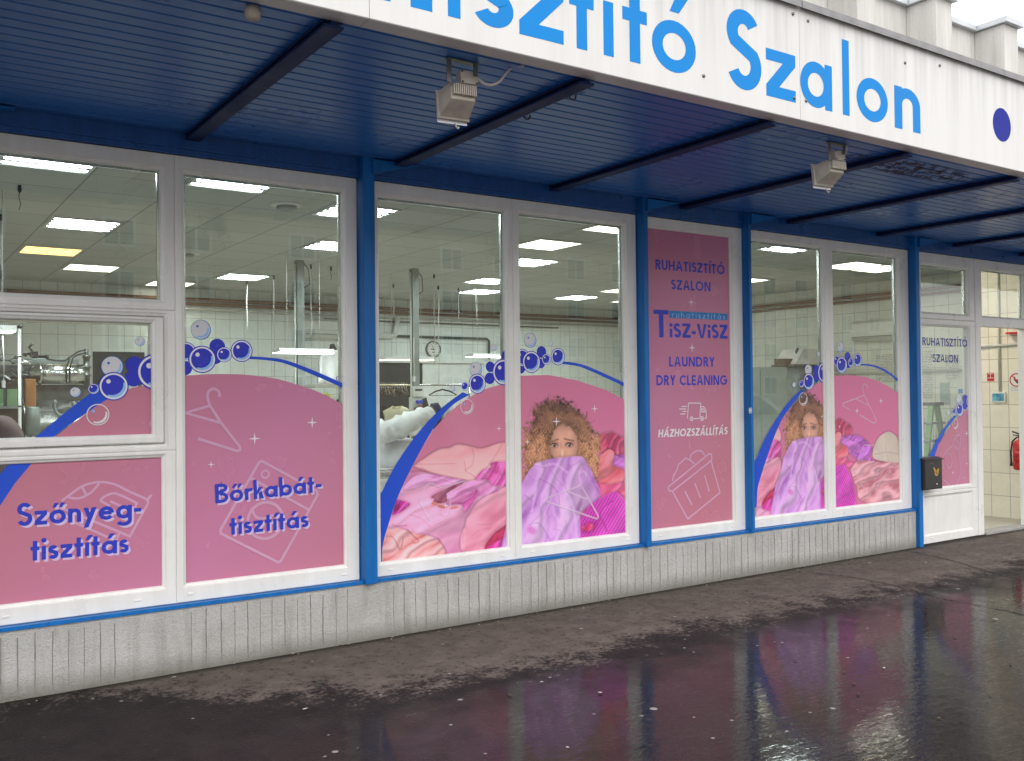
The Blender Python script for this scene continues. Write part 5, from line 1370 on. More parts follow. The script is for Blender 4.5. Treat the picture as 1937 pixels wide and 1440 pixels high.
LTS = [(-1, 0, 'tubes', 'four tube ceiling light at the top left corner of the opening sash window'), (0, 4, 'tubes', 'four tube ceiling light in front of the warm yellow one'),
       (0, 7, 'warm', 'warm yellow square ceiling light, the only one so yellow'), (1, 9, 'plain', 'white square ceiling light just behind the warm yellow one'),
       (3, 11, 'plain', 'small far ceiling light seen right above the pipes beside the white mullion'), (1, 0, 'tubes', 'four tube ceiling light at the top of the tall pane over the coat lettering'),
       (3, 1, 'tubes', 'four tube ceiling light seen on both sides of the first wide blue post'), (4, 4, 'tubes', 'four tube ceiling light left of the first wide blue post'),
       (4, 9, 'tubes', 'ceiling light close to the left steel column'), (9, 7, 'tubes', 'upper of the two overlapping lights by the mullion of the woman window'),
       (10, 9, 'tubes', 'lower of the two overlapping lights by the mullion of the woman window'), (7, 2, 'plain', 'large warm white light in the right pane of the woman window'),
       (8, 4, 'tubes', 'light with stepped edge below the large warm white one'), (7, 0, 'plain', 'light cut by the top right corner of the woman window'),
       (13, 9, 'tubes', 'flat distant light above the pipes in the right pane of the woman window'), (13, 7, 'plain', 'pale yellow light at the right edge of the woman window'),
       (15, 9, 'plain', 'most distant light, a sliver at the right edge of the woman window'), (11, 0, 'tubes', 'light at the top of the left pane beside the lettered panel'),
       (14, 4, 'plain', 'half hidden light beside the third blue post'), (14, 1, 'plain', 'large warm light in the pane over the knitted hat'), (15, 1, 'plain', 'sliver of light at the top left of the entrance side light')]
protos = {}
LTS.append((12, -1.5, 'entrance', 'unseen warm ceiling light added just inside the open doorway'))  # hidden above the pane tops; added to warm and brighten the entrance wall
for c, r, kind, lab in LTS:
    if kind not in protos: o = protos[kind] = ceiling_light(kind, lab); src = Vector((0, 0, ZI))
    else: o = copy_tree(protos[kind], None, lab)
    o.location = (GX(c)+.3225, GYc(r)+.315, ZI)
# round ceiling vents
def vent(x, y, lab):
    t = thing('ceiling_vent', lab, 'ceiling vent', (x, y, ZI), 'round vents in the ceiling')
    m = MB(); m.lathe((x, y, ZI-.001), (0, 0, -1), [(.14, 0), (.14, .006), (.10, .016)], 24); m.build('vent_flange', M_TRIM, t)
    m = MB(); m.lathe((x, y, ZI-.018), (0, 0, -1), [(.085, 0), (.085, .02), (.06, .028)], 24); m.build('vent_disc', M_GALV, t)
vent(2.98, 2.61, 'round ceiling vent in the middle of the tall pane'); vent(3.02, 5.83, 'round ceiling vent half hidden by the white mullion')

# pipes along the walls
def pipe(P, r, m, lab, grp='pipes along the tiled walls'):
    q = MB(); q.tube(P, r, 10); return tag(q.build('pipe', m), lab, 'pipe', grp)
for k, (z, r) in enumerate(((2.935, .028), (2.865, .024), (2.79, .018))):
    pipe([(XI0, YB-.07, z), (XI1-.08, YB-.07, z+.0), (XI1-.08, YB-.075, z)], r, M_COPPER if k < 2 else M_PIPEW, ('brown upper pipe under the ceiling of the back wall', 'brown middle pipe under the ceiling of the back wall', 'pale lower pipe under the ceiling of the back wall')[k])
pipe([(6.2, YB-.07, 2.715), (11.0, YB-.07, 2.715)], .014, M_STEELD, 'short dark pipe below the ceiling pipes on the back wall')
for k, (z, r) in enumerate(((2.90, .026), (2.83, .022))): pipe([(XI1-.06, .5, z), (XI1-.06, YB-.10, z)], r, M_COPPER, ('brown upper pipe along the right wall', 'brown lower pipe along the right wall')[k])
bz = onY(760, 639, YB-.05); bz2 = onY(925, 641, YB-.05)
a, b, c, e = onY(750, 636, YB-.05), onY(921, 641, YB-.05), onY(925, 645, YB-.05), onY(925, 680, YB-.05)
pipe([a, b, c, e], .022, M_PIPEG, 'dark green pipe running right and bending down on the back wall')
a, b, c = onY(700, 636, YB-.06), onY(748, 636, YB-.06), onY(752, 600, YB-.06)
pipe([a, b+Vector((-.06, 0, 0)), b+Vector((-.015, 0, .015)), c], .05, M_TRIM, 'thick white pipe bending upward on the back wall')
pipe([(XI1-.03, 2.0, 1.72), (XI1-.03, 8.8, 1.72)], .022, M_PIPEW, 'pale conduit at half height along the right wall')
q = onX(1889, 600, 10.49); pipe([(10.49, q.y, ZI-.05), (10.49, q.y, onX(1888, 742, 10.49).z)], .014, M_PIPEW, 'cream conduit running down the entrance wall to the picture')
a, b = onX(1859, 655, 10.49), onX(1935, 649, 10.49); pipe([(10.485, .94, a.z), (10.485, .15, a.z)], .016, M_PIPEW, 'cream conduit running across the entrance wall')

# steel columns
def column(px, py, lab):
    p = onZ(px, py, ZI); t = thing('steel_column', lab, 'column', (p.x, p.y, 0), 'steel columns in the shop')
    m = MB(); m.box(p.x-.045, p.x+.045, p.y-.045, p.y-.033, .012, ZI-.002); m.box(p.x-.045, p.x+.045, p.y+.033, p.y+.045, .012, ZI-.002); m.box(p.x-.006, p.x+.006, p.y-.0329, p.y+.0329, .012, ZI-.002)
    m.build('column_shaft', M_GALV, t)
    m = MB(); m.tube([(p.x-.065, p.y-.02, .8), (p.x-.065, p.y-.02, ZI-.05)], .013, 8); m.build('conduit', M_PIPEW, t)
    m = MB(); m.tube([(p.x+.05, p.y, ZI-.02), (p.x+.12, p.y, ZI-.10), (p.x+.13, p.y, ZI-.28), (p.x+.06, p.y, ZI-.33)], .006, 6); m.build('cable_loop', M_DARK, t)
    return p
c1 = column(566, 493, 'steel column in the tall pane of the first window'); c2 = column(783, 509, 'steel column in the left pane of the woman window')

# split air conditioners
def aircon(P, n, w, lab):
    t = thing('air_conditioner', lab, 'air conditioner', P, 'wall air conditioners')
    prof = [(0, 0), (.10, -.01), (.19, .04), (.21, .12), (.20, .26), (.15, .30), (0, .30)]
    m = MB()
    if n == 'y': m.prism([(P[1]-a, P[2]+b) for a, b in prof], 'x', P[0], P[0]+w)
    else: m.prism([(P[0]-a, P[2]+b) for a, b in prof], 'y', P[1], P[1]+w)
    m.build('casing', M_TRIM, t)
    m = MB()
    if n == 'y': m.box(P[0]+.03, P[0]+w-.03, P[1]-.208, P[1]-.196, P[2]+.048, P[2]+.056); m.box(P[0]+.03, P[0]+w-.03, P[1]-.214, P[1]-.206, P[2]+.115, P[2]+.12)
    else: m.box(P[0]-.208, P[0]-.196, P[1]+.03, P[1]+w-.03, P[2]+.048, P[2]+.056)
    m.build('air_slot', M_STEELD, t)
a = onY(570, 634, YB-.15); aircon((a.x+.02, YB-.002, a.z-.03), 'y', .95, 'white air conditioner on the back wall beside the steel column')
a, b = onX(1608, 604, XI1-.2), onX(1700, 600, XI1-.2); aircon((XI1-.002, b.y, 2.21), 'x', abs(a.y-b.y), 'cream air conditioner high on the right wall')

# hanging cords, each with a small end weight
def cord(px, py, pyb, lab, m=M_CABLE, r=.005, px2=None):
    p = onZ(px, py, ZI); z = onY(px, pyb, p.y).z
    t = thing('hanging_cord', lab, 'cord', (p.x, p.y, ZI), 'cords hanging from the ceiling')
    q = MB(); P = [(p.x+.006*math.sin(k*1.3), p.y, ZI-(ZI-z)*k/8.0) for k in range(9)]; q.tube(P, r, 6); q.build('cord', m, t)
    q = MB(); q.lathe((p.x, p.y, ZI-.06), (0, 0, 1), [(.008, 0), (.016, .02), (.012, .058)], 8); q.build('ceiling_hook', M_DARK, t)
cord(37, 350, 398, 'short thin dark cord near the top of the opening sash window', M_DARK, .003)
cord(2, 405, 560, 'white cord at the left edge of the upper left pane')
cord(467, 532, 625, 'pale chain hanging below the ceiling light by the left column', M_CABLE, .008)
cord(518, 521, 712, 'white cord left of the left steel column', M_CABLE, .007)
cord(588, 500, 640, 'cord with a white lower half right of the left steel column', M_CABLE, .006)
cord(626, 504, 530, 'short dark cord at the right of the tall pane', M_DARK, .003)
cord(744, 537, 598, 'pale cord at the left edge of the woman window', M_CABLE, .007)
cord(821, 519, 690, 'dark to pale cord just right of the second steel column', M_CABLE, .006)
cord(829, 541, 728, 'long cord falling to the clothes rail', M_CABLE, .006)
cord(867, 545, 602, 'thin cord left of the two overlapping lights', M_CABLE, .005)
cord(900, 548, 600, 'pale cord below the overlapping lights', M_CABLE, .006)

# work lamps hanging over the ironing places
def work_lamp(pxa, pya, pxb, pyb, y, m, lab):
    a, b = onY(pxa, pya, y), onY(pxb, pyb, y); c = (a+b)/2; w = (b-a).length
    t = thing('work_lamp', lab, 'lamp', (c.x, y, c.z), 'work lamps hung over the ironing places')
    q = MB(); q.prism([(y-.13, c.z-.01), (y+.13, c.z-.01), (y+.10, c.z+.035), (y-.10, c.z+.035)], 'x', a.x, b.x); q.build('lamp_housing', M_TRIM, t)
    q = MB(); q.box(a.x+.01, b.x-.01, y-.125, y+.125, c.z-.017, c.z-.0105); q.build('lamp_diffuser', m, t)
    q = MB()
    for s in (.2, .8): x = a.x+(b.x-a.x)*s; q.tube([(x, y, c.z+.035), (x, y, ZI-.003)], .003, 5)
    q.build('suspension', M_CABLE, t)
work_lamp(522, 667, 625, 665, 5.2, M_LAMPW, 'white work lamp beside the left steel column')
work_lamp(722, 680, 815, 679, 6.3, M_LAMPY, 'yellowish work lamp behind the second steel column')
work_lamp(888, 676, 962, 672, 7.2, M_LAMPW, 'thin white work lamp right of the clock')
work_lamp(-90, 622, 28, 626, 3.2, M_LAMPW, 'white work lamp at the left edge beside the white tube frame')

# clock
a = onY(820, 661, YB-.03); rr = .148
CK = thing('wall_clock', 'round dark rimmed wall clock on the tiled back wall', 'clock', a)
mb = MB(); mb.lathe((a.x, YB-.002, a.z), (0, -1, 0), [(rr, 0), (rr, .04), (rr-.014, .05), (rr-.022, .04), (rr-.022, .02)], 32); mb.build('rim', M_STEELD, CK)
fl = Flat(YB-.030); fl.disc((a.x, a.z), rr-.023, M_PAPER)
for k in range(12):
    t = R(30*k); q = (a.x+.105*math.sin(t), a.z+.105*math.cos(t)); fl.disc(q, .009, M_DARK, 8)
fl.poly([(a.x-.03, a.z-.045), (a.x+.03, a.z-.045), (a.x+.03, a.z-.06), (a.x-.03, a.z-.06)], M_DARK)
fl.build('clock_face', CK)
fl = Flat(YB-.036); fl.stroke([(a.x+.012, a.z-.008), (a.x-.06, a.z+.006)], .014, M_DARK); fl.stroke([(a.x+.01, a.z-.014), (a.x-.04, a.z+.085)], .009, M_DARK); fl.disc((a.x, a.z), .012, M_DARK, 12); fl.build('clock_hands', CK)

# ------------------------------------------------------------------ things inside: dry cleaning machine behind the opening sash
YM = 5.0
g = lambda px, py, y=YM: onY(px, py, y)
M_CAB = simple('grey_green_enamel', (.30, .34, .31), .4, .08, 5)
MC = thing('dry_cleaning_machine', 'large stainless dry cleaning machine with drum, still and hoses behind the opening sash', 'machine', (1.2, YM, 0))
a, b = g(72, 708), g(158, 708); r = abs(g(110, 690).z-g(110, 727).z)/2
mb = MB(); mb.lathe((a.x, YM, a.z), (1, 0, 0), [(.02, -.09), (r*.7, -.075), (r*.95, -.03), (r, 0), (r*1.08, 0), (r*1.08, .025), (r, .026), (r, (b-a).x*.55), (r*1.03, (b-a).x*.56), (r*1.03, (b-a).x)], 28); mb.build('still_tank', M_STEEL, MC)
u, v = g(60, 728, YM+.2), g(170, 760, YM+.2); mb = MB(); mb.box(u.x, v.x, YM+.12, YM+.5, v.z-.05, u.z, 0, .01); mb.build('machine_frame', M_STEELD, MC)
u, v = g(-20, 690, YM+.3), g(62, 742, YM+.3); mb = MB(); mb.box(u.x, v.x, YM+.22, YM+.5, v.z-.1, u.z, 0, .01); mb.build('gear_housing', M_STEELD, MC)
c = g(112, 790); r2 = .335
mb = MB(); mb.lathe((.93, YM+.25, c.z-.13), (1, 0, 0), [(.05, 0), (r2*.9, .02), (r2, .06), (r2, .30), (r2*1.05, .30), (r2*1.05, .33), (r2, .33), (r2, .36), (r2*1.05, .36), (r2*1.05, .39), (r2, .39), (r2, .95)], 36)
mb.box(.80, 1.95, YM-.05, YM+.8, .013, c.z-.36, 0, .02); mb.build('drum_casing', M_STEEL, MC)
mb = MB(); P = []
o = g(117, 768)
for t in range(-215, 40, 15): P.append((o.x+.088*math.cos(R(t)), YM-.12, o.z+.098*math.sin(R(t))))
mb.tube(P, .017, 8); mb.build('hose', M_GALV, MC)
mb = MB(); o = g(159, 655); bt = g(163, 735)
mb.lathe((g(163, 700).x, YM-.02, bt.z), (0, 0, 1), [(.03, 0), (.033, .12), (.042, .121), (.042, .14), (.033, .141), (.033, .2), (.044, .201), (.044, .225), (.03, .226), (.03, .30), (.038, .301), (.038, .33), (.02, .331), (.02, .40)], 16); mb.build('filter_column', M_STEELD, MC)
for d in (0, .03):
    mb = MB(); mb.tube([g(161, 662)+Vector((0, -.05, -d)), g(145, 666)+Vector((0, -.08, -d)), g(128, 678)+Vector((d, -.1, 0)), g(121, 700)+Vector((d, -.12, 0)), g(122, 725)+Vector((d, -.11, 0))], .008, 8); mb.build('cable', M_RUBBER, MC)
mb = MB(); mb.tube([g(88, 679), g(105, 682), g(122, 683), g(132, 676)], .009, 8); mb.build('cable', M_RUBBER, MC)
a, b = g(54, 676), g(160, 700); mb = MB(); mb.box(a.x, b.x, YM+.28, YM+.34, b.z-.02, a.z, 0, .006); mb.build('back_panel', M_GALV, MC)
mb = MB(); q = g(71, 670); mb.box(q.x-.03, q.x+.02, YM+.1, YM+.16, q.z-.035, q.z+.03, 0, .004); q = g(83, 674); mb.lathe((q.x-.06, YM+.13, q.z), (1, 0, 0), [(.012, 0), (.012, .09), (.02, .091), (.02, .12)], 10); mb.build('valve', M_DARK, MC)
mb = MB(); q0, q1 = g(44, 722), g(60, 775); mb.box(q0.x-.02, q1.x, YM-.30, YM-.24, q1.z-.02, q0.z+.02, 0, .008); mb.build('orange_panel', M_ORANGE, MC)
mb = MB(); q0, q1 = g(46, 768), g(58, 812); mb.lathe(((q0.x+q1.x)/2, YM-.34, q1.z-.05), (0, 0, 1), [(.05, 0), (.065, .02), (.065, .25), (.05, .27)], 20); mb.build('side_tank', M_GALV, MC)
rn = random.Random(12)
for k in range(20):
    s = Vector(g(rn.uniform(-4, 48), rn.uniform(668, 722))); mb = MB(); P = [s]
    for j in range(4): s = s+Vector((rn.uniform(-.03, .09), rn.uniform(-.02, .02), rn.uniform(-.05, .04))); P.append(s)
    mb.tube(P, rn.choice([.008, .012, .016]), 7); mb.build('pipework', rn.choice([M_STEELD, M_STEELD, M_GALV, M_BROWNC]), MC)
mb = MB(); q0, q1 = g(33, 681), g(54, 692); mb.lathe((q0.x, YM, (q0.z+q1.z)/2), (1, 0, 0), [(.02, 0), (.028, .01), (.028, .1), (.02, .11)], 14); mb.build('pump', M_STEEL, MC)

q0, q1 = g(-25, 730, 4.6), g(34, 790, 4.6)
CB = thing('steam_cabinet', 'dark steam cabinet with two green panels at the left edge of the opening sash', 'cabinet', (q0.x, 4.6, 0))
mb = MB(); mb.box(q0.x-.2, q1.x+.03, 4.6, 5.0, .013, q0.z+.03, 0, .01); mb.build('cabinet_body', M_BROWNC, CB)
for a, b in ((-24, 6), (13, 33)):
    mb = MB(); u, v = g(a, 736, 4.59), g(b, 768, 4.59); mb.box(u.x, v.x, 4.585, 4.598, v.z, u.z, 0, .003); mb.build('cabinet_panel', M_ALUG, CB)
mb = MB(); u, v = g(-30, 769, 4.58), g(34, 773, 4.58); mb.box(u.x, v.x, 4.55, 4.584, v.z, u.z); mb.build('cabinet_rail', M_GALV, CB)
# white tube frame
y = 3.3; p0, p1 = g(37, 619, y), g(43, 830, y)
TF = thing('tube_frame', 'white upright tube frame with a drop cable left of the steel machine', 'rack', (p0.x, y, 0))
mb = MB(); mb.tube([(p0.x, y, .013), (p0.x, y, p0.z)], .012, 10); mb.tube([(p0.x, y, p0.z-.012), (p0.x-.9, y, p0.z-.012)], .010, 10); mb.tube([(p0.x-.9, y, .013), (p0.x-.9, y, p0.z)], .012, 10); mb.build('frame_tube', M_TRIM, TF)
mb = MB(); q = g(38, 617, y); mb.blob((p0.x, y, p0.z), (.02, .02, .018), 3, 2, .02); mb.lathe((p0.x, y, g(42, 770, y).z), (0, 0, 1), [(.016, 0), (.016, .012)], 10); mb.lathe((p0.x, y, g(40, 676, y).z), (0, 0, 1), [(.016, 0), (.016, .01)], 10); mb.build('frame_joint', M_DARK, TF)
q0, q1 = g(5, 636, y-.05), g(7, 724, y-.05); mb = MB(); mb.tube([q0, q0.lerp(q1, .5)+Vector((.006, 0, 0)), q1], .004, 6); mb.box(q1.x-.012, q1.x+.012, y-.06, y-.035, q1.z-.04, q1.z+.015, 0, .003); mb.build('drop_cable', M_CABLE, TF)
# padded dome by the window
q0, q1 = g(6, 783, 1.2), g(48, 850, 1.2); c = g(2, 850, 1.2)
PD = thing('padded_press', 'mauve padded dome of a press low at the left edge of the sash', 'press', (c.x, 1.2, 0))
rx_ = q1.x-c.x; mb = MB(); mb.blob((c.x, 1.2, c.z), (rx_, .20, q0.z-c.z), 4, 4, .03); mb.build('padded_cover', M_MAUVE, PD)
mb = MB(); mb.lathe((c.x, 1.2, .013), (0, 0, 1), [(.16, 0), (.16, .03), (.04, .06), (.04, c.z-.15), (.12, c.z-.10)], 16); mb.build('press_stand', M_STEELD, PD)
# dark wall panel behind the bubbles and hatch in the back wall
u, v = g(176, 665, 8.3), g(274, 727, 8.3)
DP = thing('dark_screen', 'square black screen standing behind the pale bubbles of the sash', 'screen', (u.x, 8.3, 0))
mb = MB(); mb.box(u.x, v.x, 8.3, 8.34, v.z, u.z, 0, .006); mb.build('screen_panel', M_DARK, DP)
mb = MB()
for x in (u.x+.05, v.x-.05): mb.box(x-.02, x+.02, 8.341, 8.37, .013, u.z-.02)
mb.build('screen_leg', M_STEELD, DP)
u, v = g(700, 686, YB-.05), g(800, 760, YB-.05); w_, e_ = g(908, 682, YB-.05), g(906, 760, YB-.05)
HT = thing('serving_hatch', 'wall hatch with a black opening and a closed white shutter below the clock', 'hatch', (u.x, YB, v.z))
mb = MB(); mb.box(u.x-.1, v.x, YB-.02, YB-.003, v.z-.1, u.z, 0, .002); mb.build('dark_opening', M_DARK, HT)
mb = MB(); mb.box(v.x+.001, w_.x, YB-.05, YB-.003, v.z-.1, u.z, 0, .003); mb.build('shutter', M_TRIM, HT)
mb = MB(); mb.box(u.x-.16, w_.x+.06, YB-.09, YB-.002, u.z+.001, u.z+.06, 0, .004); mb.box(w_.x+.001, w_.x+.06, YB-.06, YB-.002, v.z-.1, u.z); mb.build('hatch_frame', M_TRIM, HT)

# control box with blue sockets on the second column
cx, cy = c2.x, c2.y
CT = thing('control_box', 'grey control box with two blue sockets on the second steel column', 'control box', (cx, cy-.1, 1.2))
z1_, z0_ = onY(789, 731, cy-.12).z, onY(789, 795, cy-.12).z; xa, xb = onY(781, 760, cy-.12).x, onY(802, 760, cy-.12).x
mb = MB(); mb.box(xa, xb, cy-.13, cy-.046, z1_-.14, z1_, 0, .008); mb.box(xa-.02, xb-.02, cy-.11, cy-.046, z0_-.2, z1_-.141, 0, .006); mb.build('box_body', M_PIPEW, CT)
for k in (0, 1):
    mb = MB(); x = xa+.05+.05*k; mb.lathe((x, cy-.131, onY(797, 760, cy-.13).z), (.2, -1, -.2), [(.022, 0), (.026, .03), (.02, .036)], 14); mb.build('blue_socket', M_BAND, CT)
mb = MB(); mb.box(xa+.03, xb-.03, cy-.1325, cy-.1305, z1_-.06, z1_-.035); mb.build('box_label', M_DARK, CT)
q = onY(790, 690, cy-.2); mb = MB(); mb.tube([(q.x, cy-.1, onY(790, 675, cy-.1).z+.25), (q.x, cy-.1, onY(790, 712, cy-.1).z)], .005, 6); mb.box(q.x-.014, q.x+.014, cy-.115, cy-.085, onY(790, 722, cy-.1).z, onY(790, 712, cy-.1).z, 0, .003)
t = tag(mb.build('pendant_switch', M_TRIM), 'small white pendant switch hanging in front of the black hatch opening', 'switch')

# clothes rail with hangers and garments
YR = 6.6
a, b = onY(690, 729, YR), onY(890, 727, YR); zr = a.z
RK = thing('clothes_rail', 'steel clothes rail full of hangers in the left pane of the woman window', 'clothes rail', (a.x, YR, 0))
mb = MB(); mb.tube([(a.x-.3, YR, zr), (b.x, YR, zr)], .014, 10); mb.build('rail', M_STEEL, RK)
mb = MB()
for x in (a.x-.28, b.x-.02):
    mb.tube([(x, YR, .013), (x, YR, zr)], .014, 10); mb.tube([(x, YR-.3, .03), (x, YR+.3, .03)], .014, 8)
mb.build('rail_stand', M_STEEL, RK)
def hanger(p, yaw, m, lab, sc=1.0):
    t = thing('clothes_hanger', lab, 'hanger', p, 'hangers on the clothes rails')
    L = [(0, 0), (.012, .012), (.03, .006), (.034, -.02), (.012, -.05), (0, -.075)]
    mp = lambda q: (p[0]+q[0]*math.cos(yaw)*sc, p[1]+q[0]*math.sin(yaw)*sc, p[2]+q[1]*sc)
    q = MB(); q.tube([mp((c_[0]-.016, c_[1]+.012)) for c_ in L], .0035, 6); q.build('hook', M_STEEL, t)
    q = MB(); q.tube([mp(s) for s in ((-.20, -.155), (-.1, -.10), (0, -.075), (.1, -.10), (.20, -.155))], [.007, .011, .012, .011, .007], 8); q.tube([mp(s) for s in ((-.19, -.16), (.19, -.16))], .004, 6); q.build('hanger_arm', m, t)
    return t
rn = random.Random(21)
H0 = {}
for k in range(13):
    x = onY(716+k*4.4, 730, YR).x; m = rn.choice([M_BROWNC, M_DARK, M_WOOD]); kind = m.name
    yaw = R(rn.uniform(55, 115)) if k not in (6,) else R(15)
    lab = 'clothes hanger in the crowded row on the rail in the woman window'
    if kind not in H0 or k == 6: hh = hanger((x, YR, zr+.012), yaw, m, lab); H0.setdefault(kind, (hh, yaw))
    else:
        hh = copy_tree(H0[kind][0], None, lab); hh.location = (x, YR, zr+.012); hh.rotation_euler = (rn.uniform(-.06, .06), rn.uniform(-.06, .06), yaw-H0[kind][1])
hanger((onY(836, 735, YR).x, YR-.02, zr+.01), R(-35), M_DARK, 'single dark hanger swinging apart at the right of the rail', 1.0)
def garment(P, y, m, lab, name='garment', cat='garment', thick=.05, grp=None):
    """hanging cloth from a traced outline, with folds and real thickness"""
    W = [onY(px, py, y) for px, py in P]; loop = [(p.x, p.z) for p in W]
    xs_ = [p[0] for p in loop]; zs_ = [p[1] for p in loop]; x0, x1, z0, z1 = min(xs_), max(xs_), min(zs_), max(zs_)
    bm = bmesh.new(); vs = [bm.verts.new((p[0], y, p[1])) for p in loop]; f = bm.faces.new(vs)
    bmesh.ops.triangulate(bm, faces=[f])
    for _ in range(3): bmesh.ops.subdivide_edges(bm, edges=[e for e in bm.edges if e.calc_length() > .05], cuts=1, use_grid_fill=True)
    bmesh.ops.triangulate(bm, faces=bm.faces[:])
    sd = sum(map(ord, lab))
    for v in bm.verts: v.co.y += thick*.6*math.sin(v.co.x*38+sd)*(.4+.6*(z1-v.co.z)/(z1-z0+1e-6))+.01*math.sin(v.co.z*30+sd)
    r_ = bmesh.ops.extrude_face_region(bm, geom=bm.faces[:])
    for v in [e for e in r_['geom'] if isinstance(e, bmesh.types.BMVert)]: v.co.y += thick
    q = MB(); q.bm(bm, 0, True); o = q.build(name, m); return tag(o, lab, cat, grp)
garment([(716, 768), (740, 770), (752, 766), (770, 774), (776, 860), (714, 860)], YR+.10, M_BLACKC, 'long black coat behind the cream t-shirt on the rail')
garment([(726, 778), (739, 771), (744, 768), (750, 773), (757, 772), (760, 768), (771, 772), (781, 783), (774, 788), (769, 785), (770, 815), (737, 818), (736, 786), (729, 789)], YR-.10, M_CREAM, 'cream t-shirt hanging on the rail above the white duvet', 't_shirt', 't-shirt', .03)
garment([(772, 768), (784, 766), (786, 800), (772, 800)], YR+.02, M_NAVYC, 'navy garment just left of the control box')
garment([(798, 760), (806, 752), (811, 770), (812, 812), (798, 812)], YR+.05, M_BLACKC, 'narrow black garment right of the control box')
garment([(806, 774), (816, 768), (826, 778), (828, 812), (808, 812)], YR, M_BROWNC, 'brown garment right of the control box')
garment([(816, 764), (828, 762), (836, 776), (834, 806), (822, 806)], YR+.12, M_NAVYC, 'dark blue garment at the right end of the rail')
garment([(788, 772), (798, 766), (802, 785), (794, 792), (788, 788)], cy-.2, M_REDC, 'wine red cloth bundle below the blue sockets')
garment([(836, 772), (850, 762), (862, 768), (866, 790), (840, 800)], YR+.2, M_CLG, 'pale grey garment beside the blue arc')
# duvet on a table, with newspapers below
T0 = onY(716, 880, 4.2); T1 = onY(850, 880, 4.2)
TB = thing('folding_table', 'low white work table under the newspapers at the left of the woman window', 'table', ((T0.x+T1.x)/2, 4.4, 0))
zt_ = onY(740, 905, 4.1).z
mb = MB(); mb.box(T0.x-.5, T1.x+.3, 4.05, 4.9, zt_-.03, zt_, 0, .006); mb.build('table_top', M_TRIM, TB)
for x in (T0.x-.44, T1.x+.24):
    for y in (4.1, 4.85): mb = MB(); mb.box(x-.02, x+.02, y-.02, y+.02, .013, zt_-.031); mb.build('leg', M_GALV, TB)
NP = MB(); rn = random.Random(4)
for k in range(9):
    z = zt_+.002+k*.011; dx_ = rn.uniform(-.02, .02); NP.box(T0.x-.1+dx_, T0.x+.26+dx_, 4.08+rn.uniform(-.02, .02), 4.46, z, z+.010, 0, .002)
tag(NP.build('newspaper_stack', M_NEWS), 'stack of newspapers low at the left edge of the woman window', 'newspapers')
q = onY(756, 858, 4.4); q1 = onY(718, 830, 4.4); q2 = onY(800, 885, 4.4)
mb = MB(); mb.blob((q.x+.02, 4.45, q.z-.02), (.27, .26, .20), 9, 4, .05, sq=.75); tag(mb.build('laundry_bag', M_CLG), 'stuffed grey laundry bag under the white duvet', 'bag')
rn = random.Random(31); P = []; RR = []
for k in range(26):
    t_ = k/25.0; p = onY(712+118*t_, 818-32*t_+5*math.sin(t_*7), 4.2); P.append((p.x, 4.22+.03*math.sin(t_*9), p.z))
    RR.append((.135-.045*t_)*(1+.10*math.sin(t_*16+1)+.06*math.sin(t_*37))*min(1, .25+t_*9, .25+(1-t_)*9))
mb = MB(); mb.tube(P, RR, 28)
for i, v in enumerate(mb.v):
    n_ = .010*math.sin(v[0]*55+v[2]*40)+.008*math.sin(v[2]*95+v[0]*23+v[1]*60)+.006*math.sin(v[1]*130+v[0]*70)
    c_ = P[min(25, i//28)]; d_ = Vector(v)-Vector(c_)
    if d_.length > 1e-4: mb.v[i] = tuple(Vector(v)+d_.normalized()*n_)
tag(mb.build('white_duvet', M_CLW), 'rolled white duvet lying on top of the grey laundry bag', 'duvet')

# garment bag and shelf in the tall pane
garment([(606, 676), (616, 668), (636, 662), (655, 664), (660, 728), (602, 725)], 5.6, M_CLW, 'white garment bag hanging at the right of the tall pane', 'garment_bag', 'garment bag', .06)
fl = Flat(5.53); text(fl, 'Max', (onY(628, 719, 5.53).x, onY(628, 719, 5.53).z), (onY(650, 722, 5.53).x, onY(650, 721, 5.53).z), (onY(628, 706, 5.53).x, onY(628, 706, 5.53).z), M_TEXTD, .12, .06)
for o in [o for o in bpy.data.objects if o.name.startswith('garment_bag')][:1]: x = fl.build('bag_lettering', o)
garment([(624, 662), (627, 651), (632, 650), (640, 663)], 5.65, M_BLACKC, 'small black cloth over the top of the white garment bag')
a, b = onY(560, 727, 7.4), onY(664, 733, 7.4)
SH = thing('wall_rail', 'pale shelf rail with hanging clothes behind the garment bag', 'shelf', (a.x, 7.4, 0))
mb = MB(); mb.box(a.x, b.x+.3, 7.36, 7.6, a.z-.05, a.z, 0, .006); mb.build('shelf_board', M_PIPEW, SH)
mb = MB()
for x in (a.x+.03, b.x+.25): mb.box(x-.02, x+.02, 7.4, 7.56, .013, a.z-.051)
mb.build('shelf_leg', M_GALV, SH)
for k, (px, py, m, lab) in enumerate(((620, 752, M_YELC, 'lime green cloth ball under the garment bag'), (633, 756, M_CLW, 'white cloth bundle beside the lime green one'), (642, 764, M_BLACKC, 'black cloth bundle at the lower right of the tall pane'), (649, 758, M_CLG, 'grey cloth bundle at the right edge of the tall pane'))):
    p = onY(px, py, 7.2); garment([(px-5, py-6), (px, py-9), (px+5, py-5), (px+5, py+14), (px-4, py+14)], 7.2, m, lab, 'cloth_bundle', 'cloth', .06)

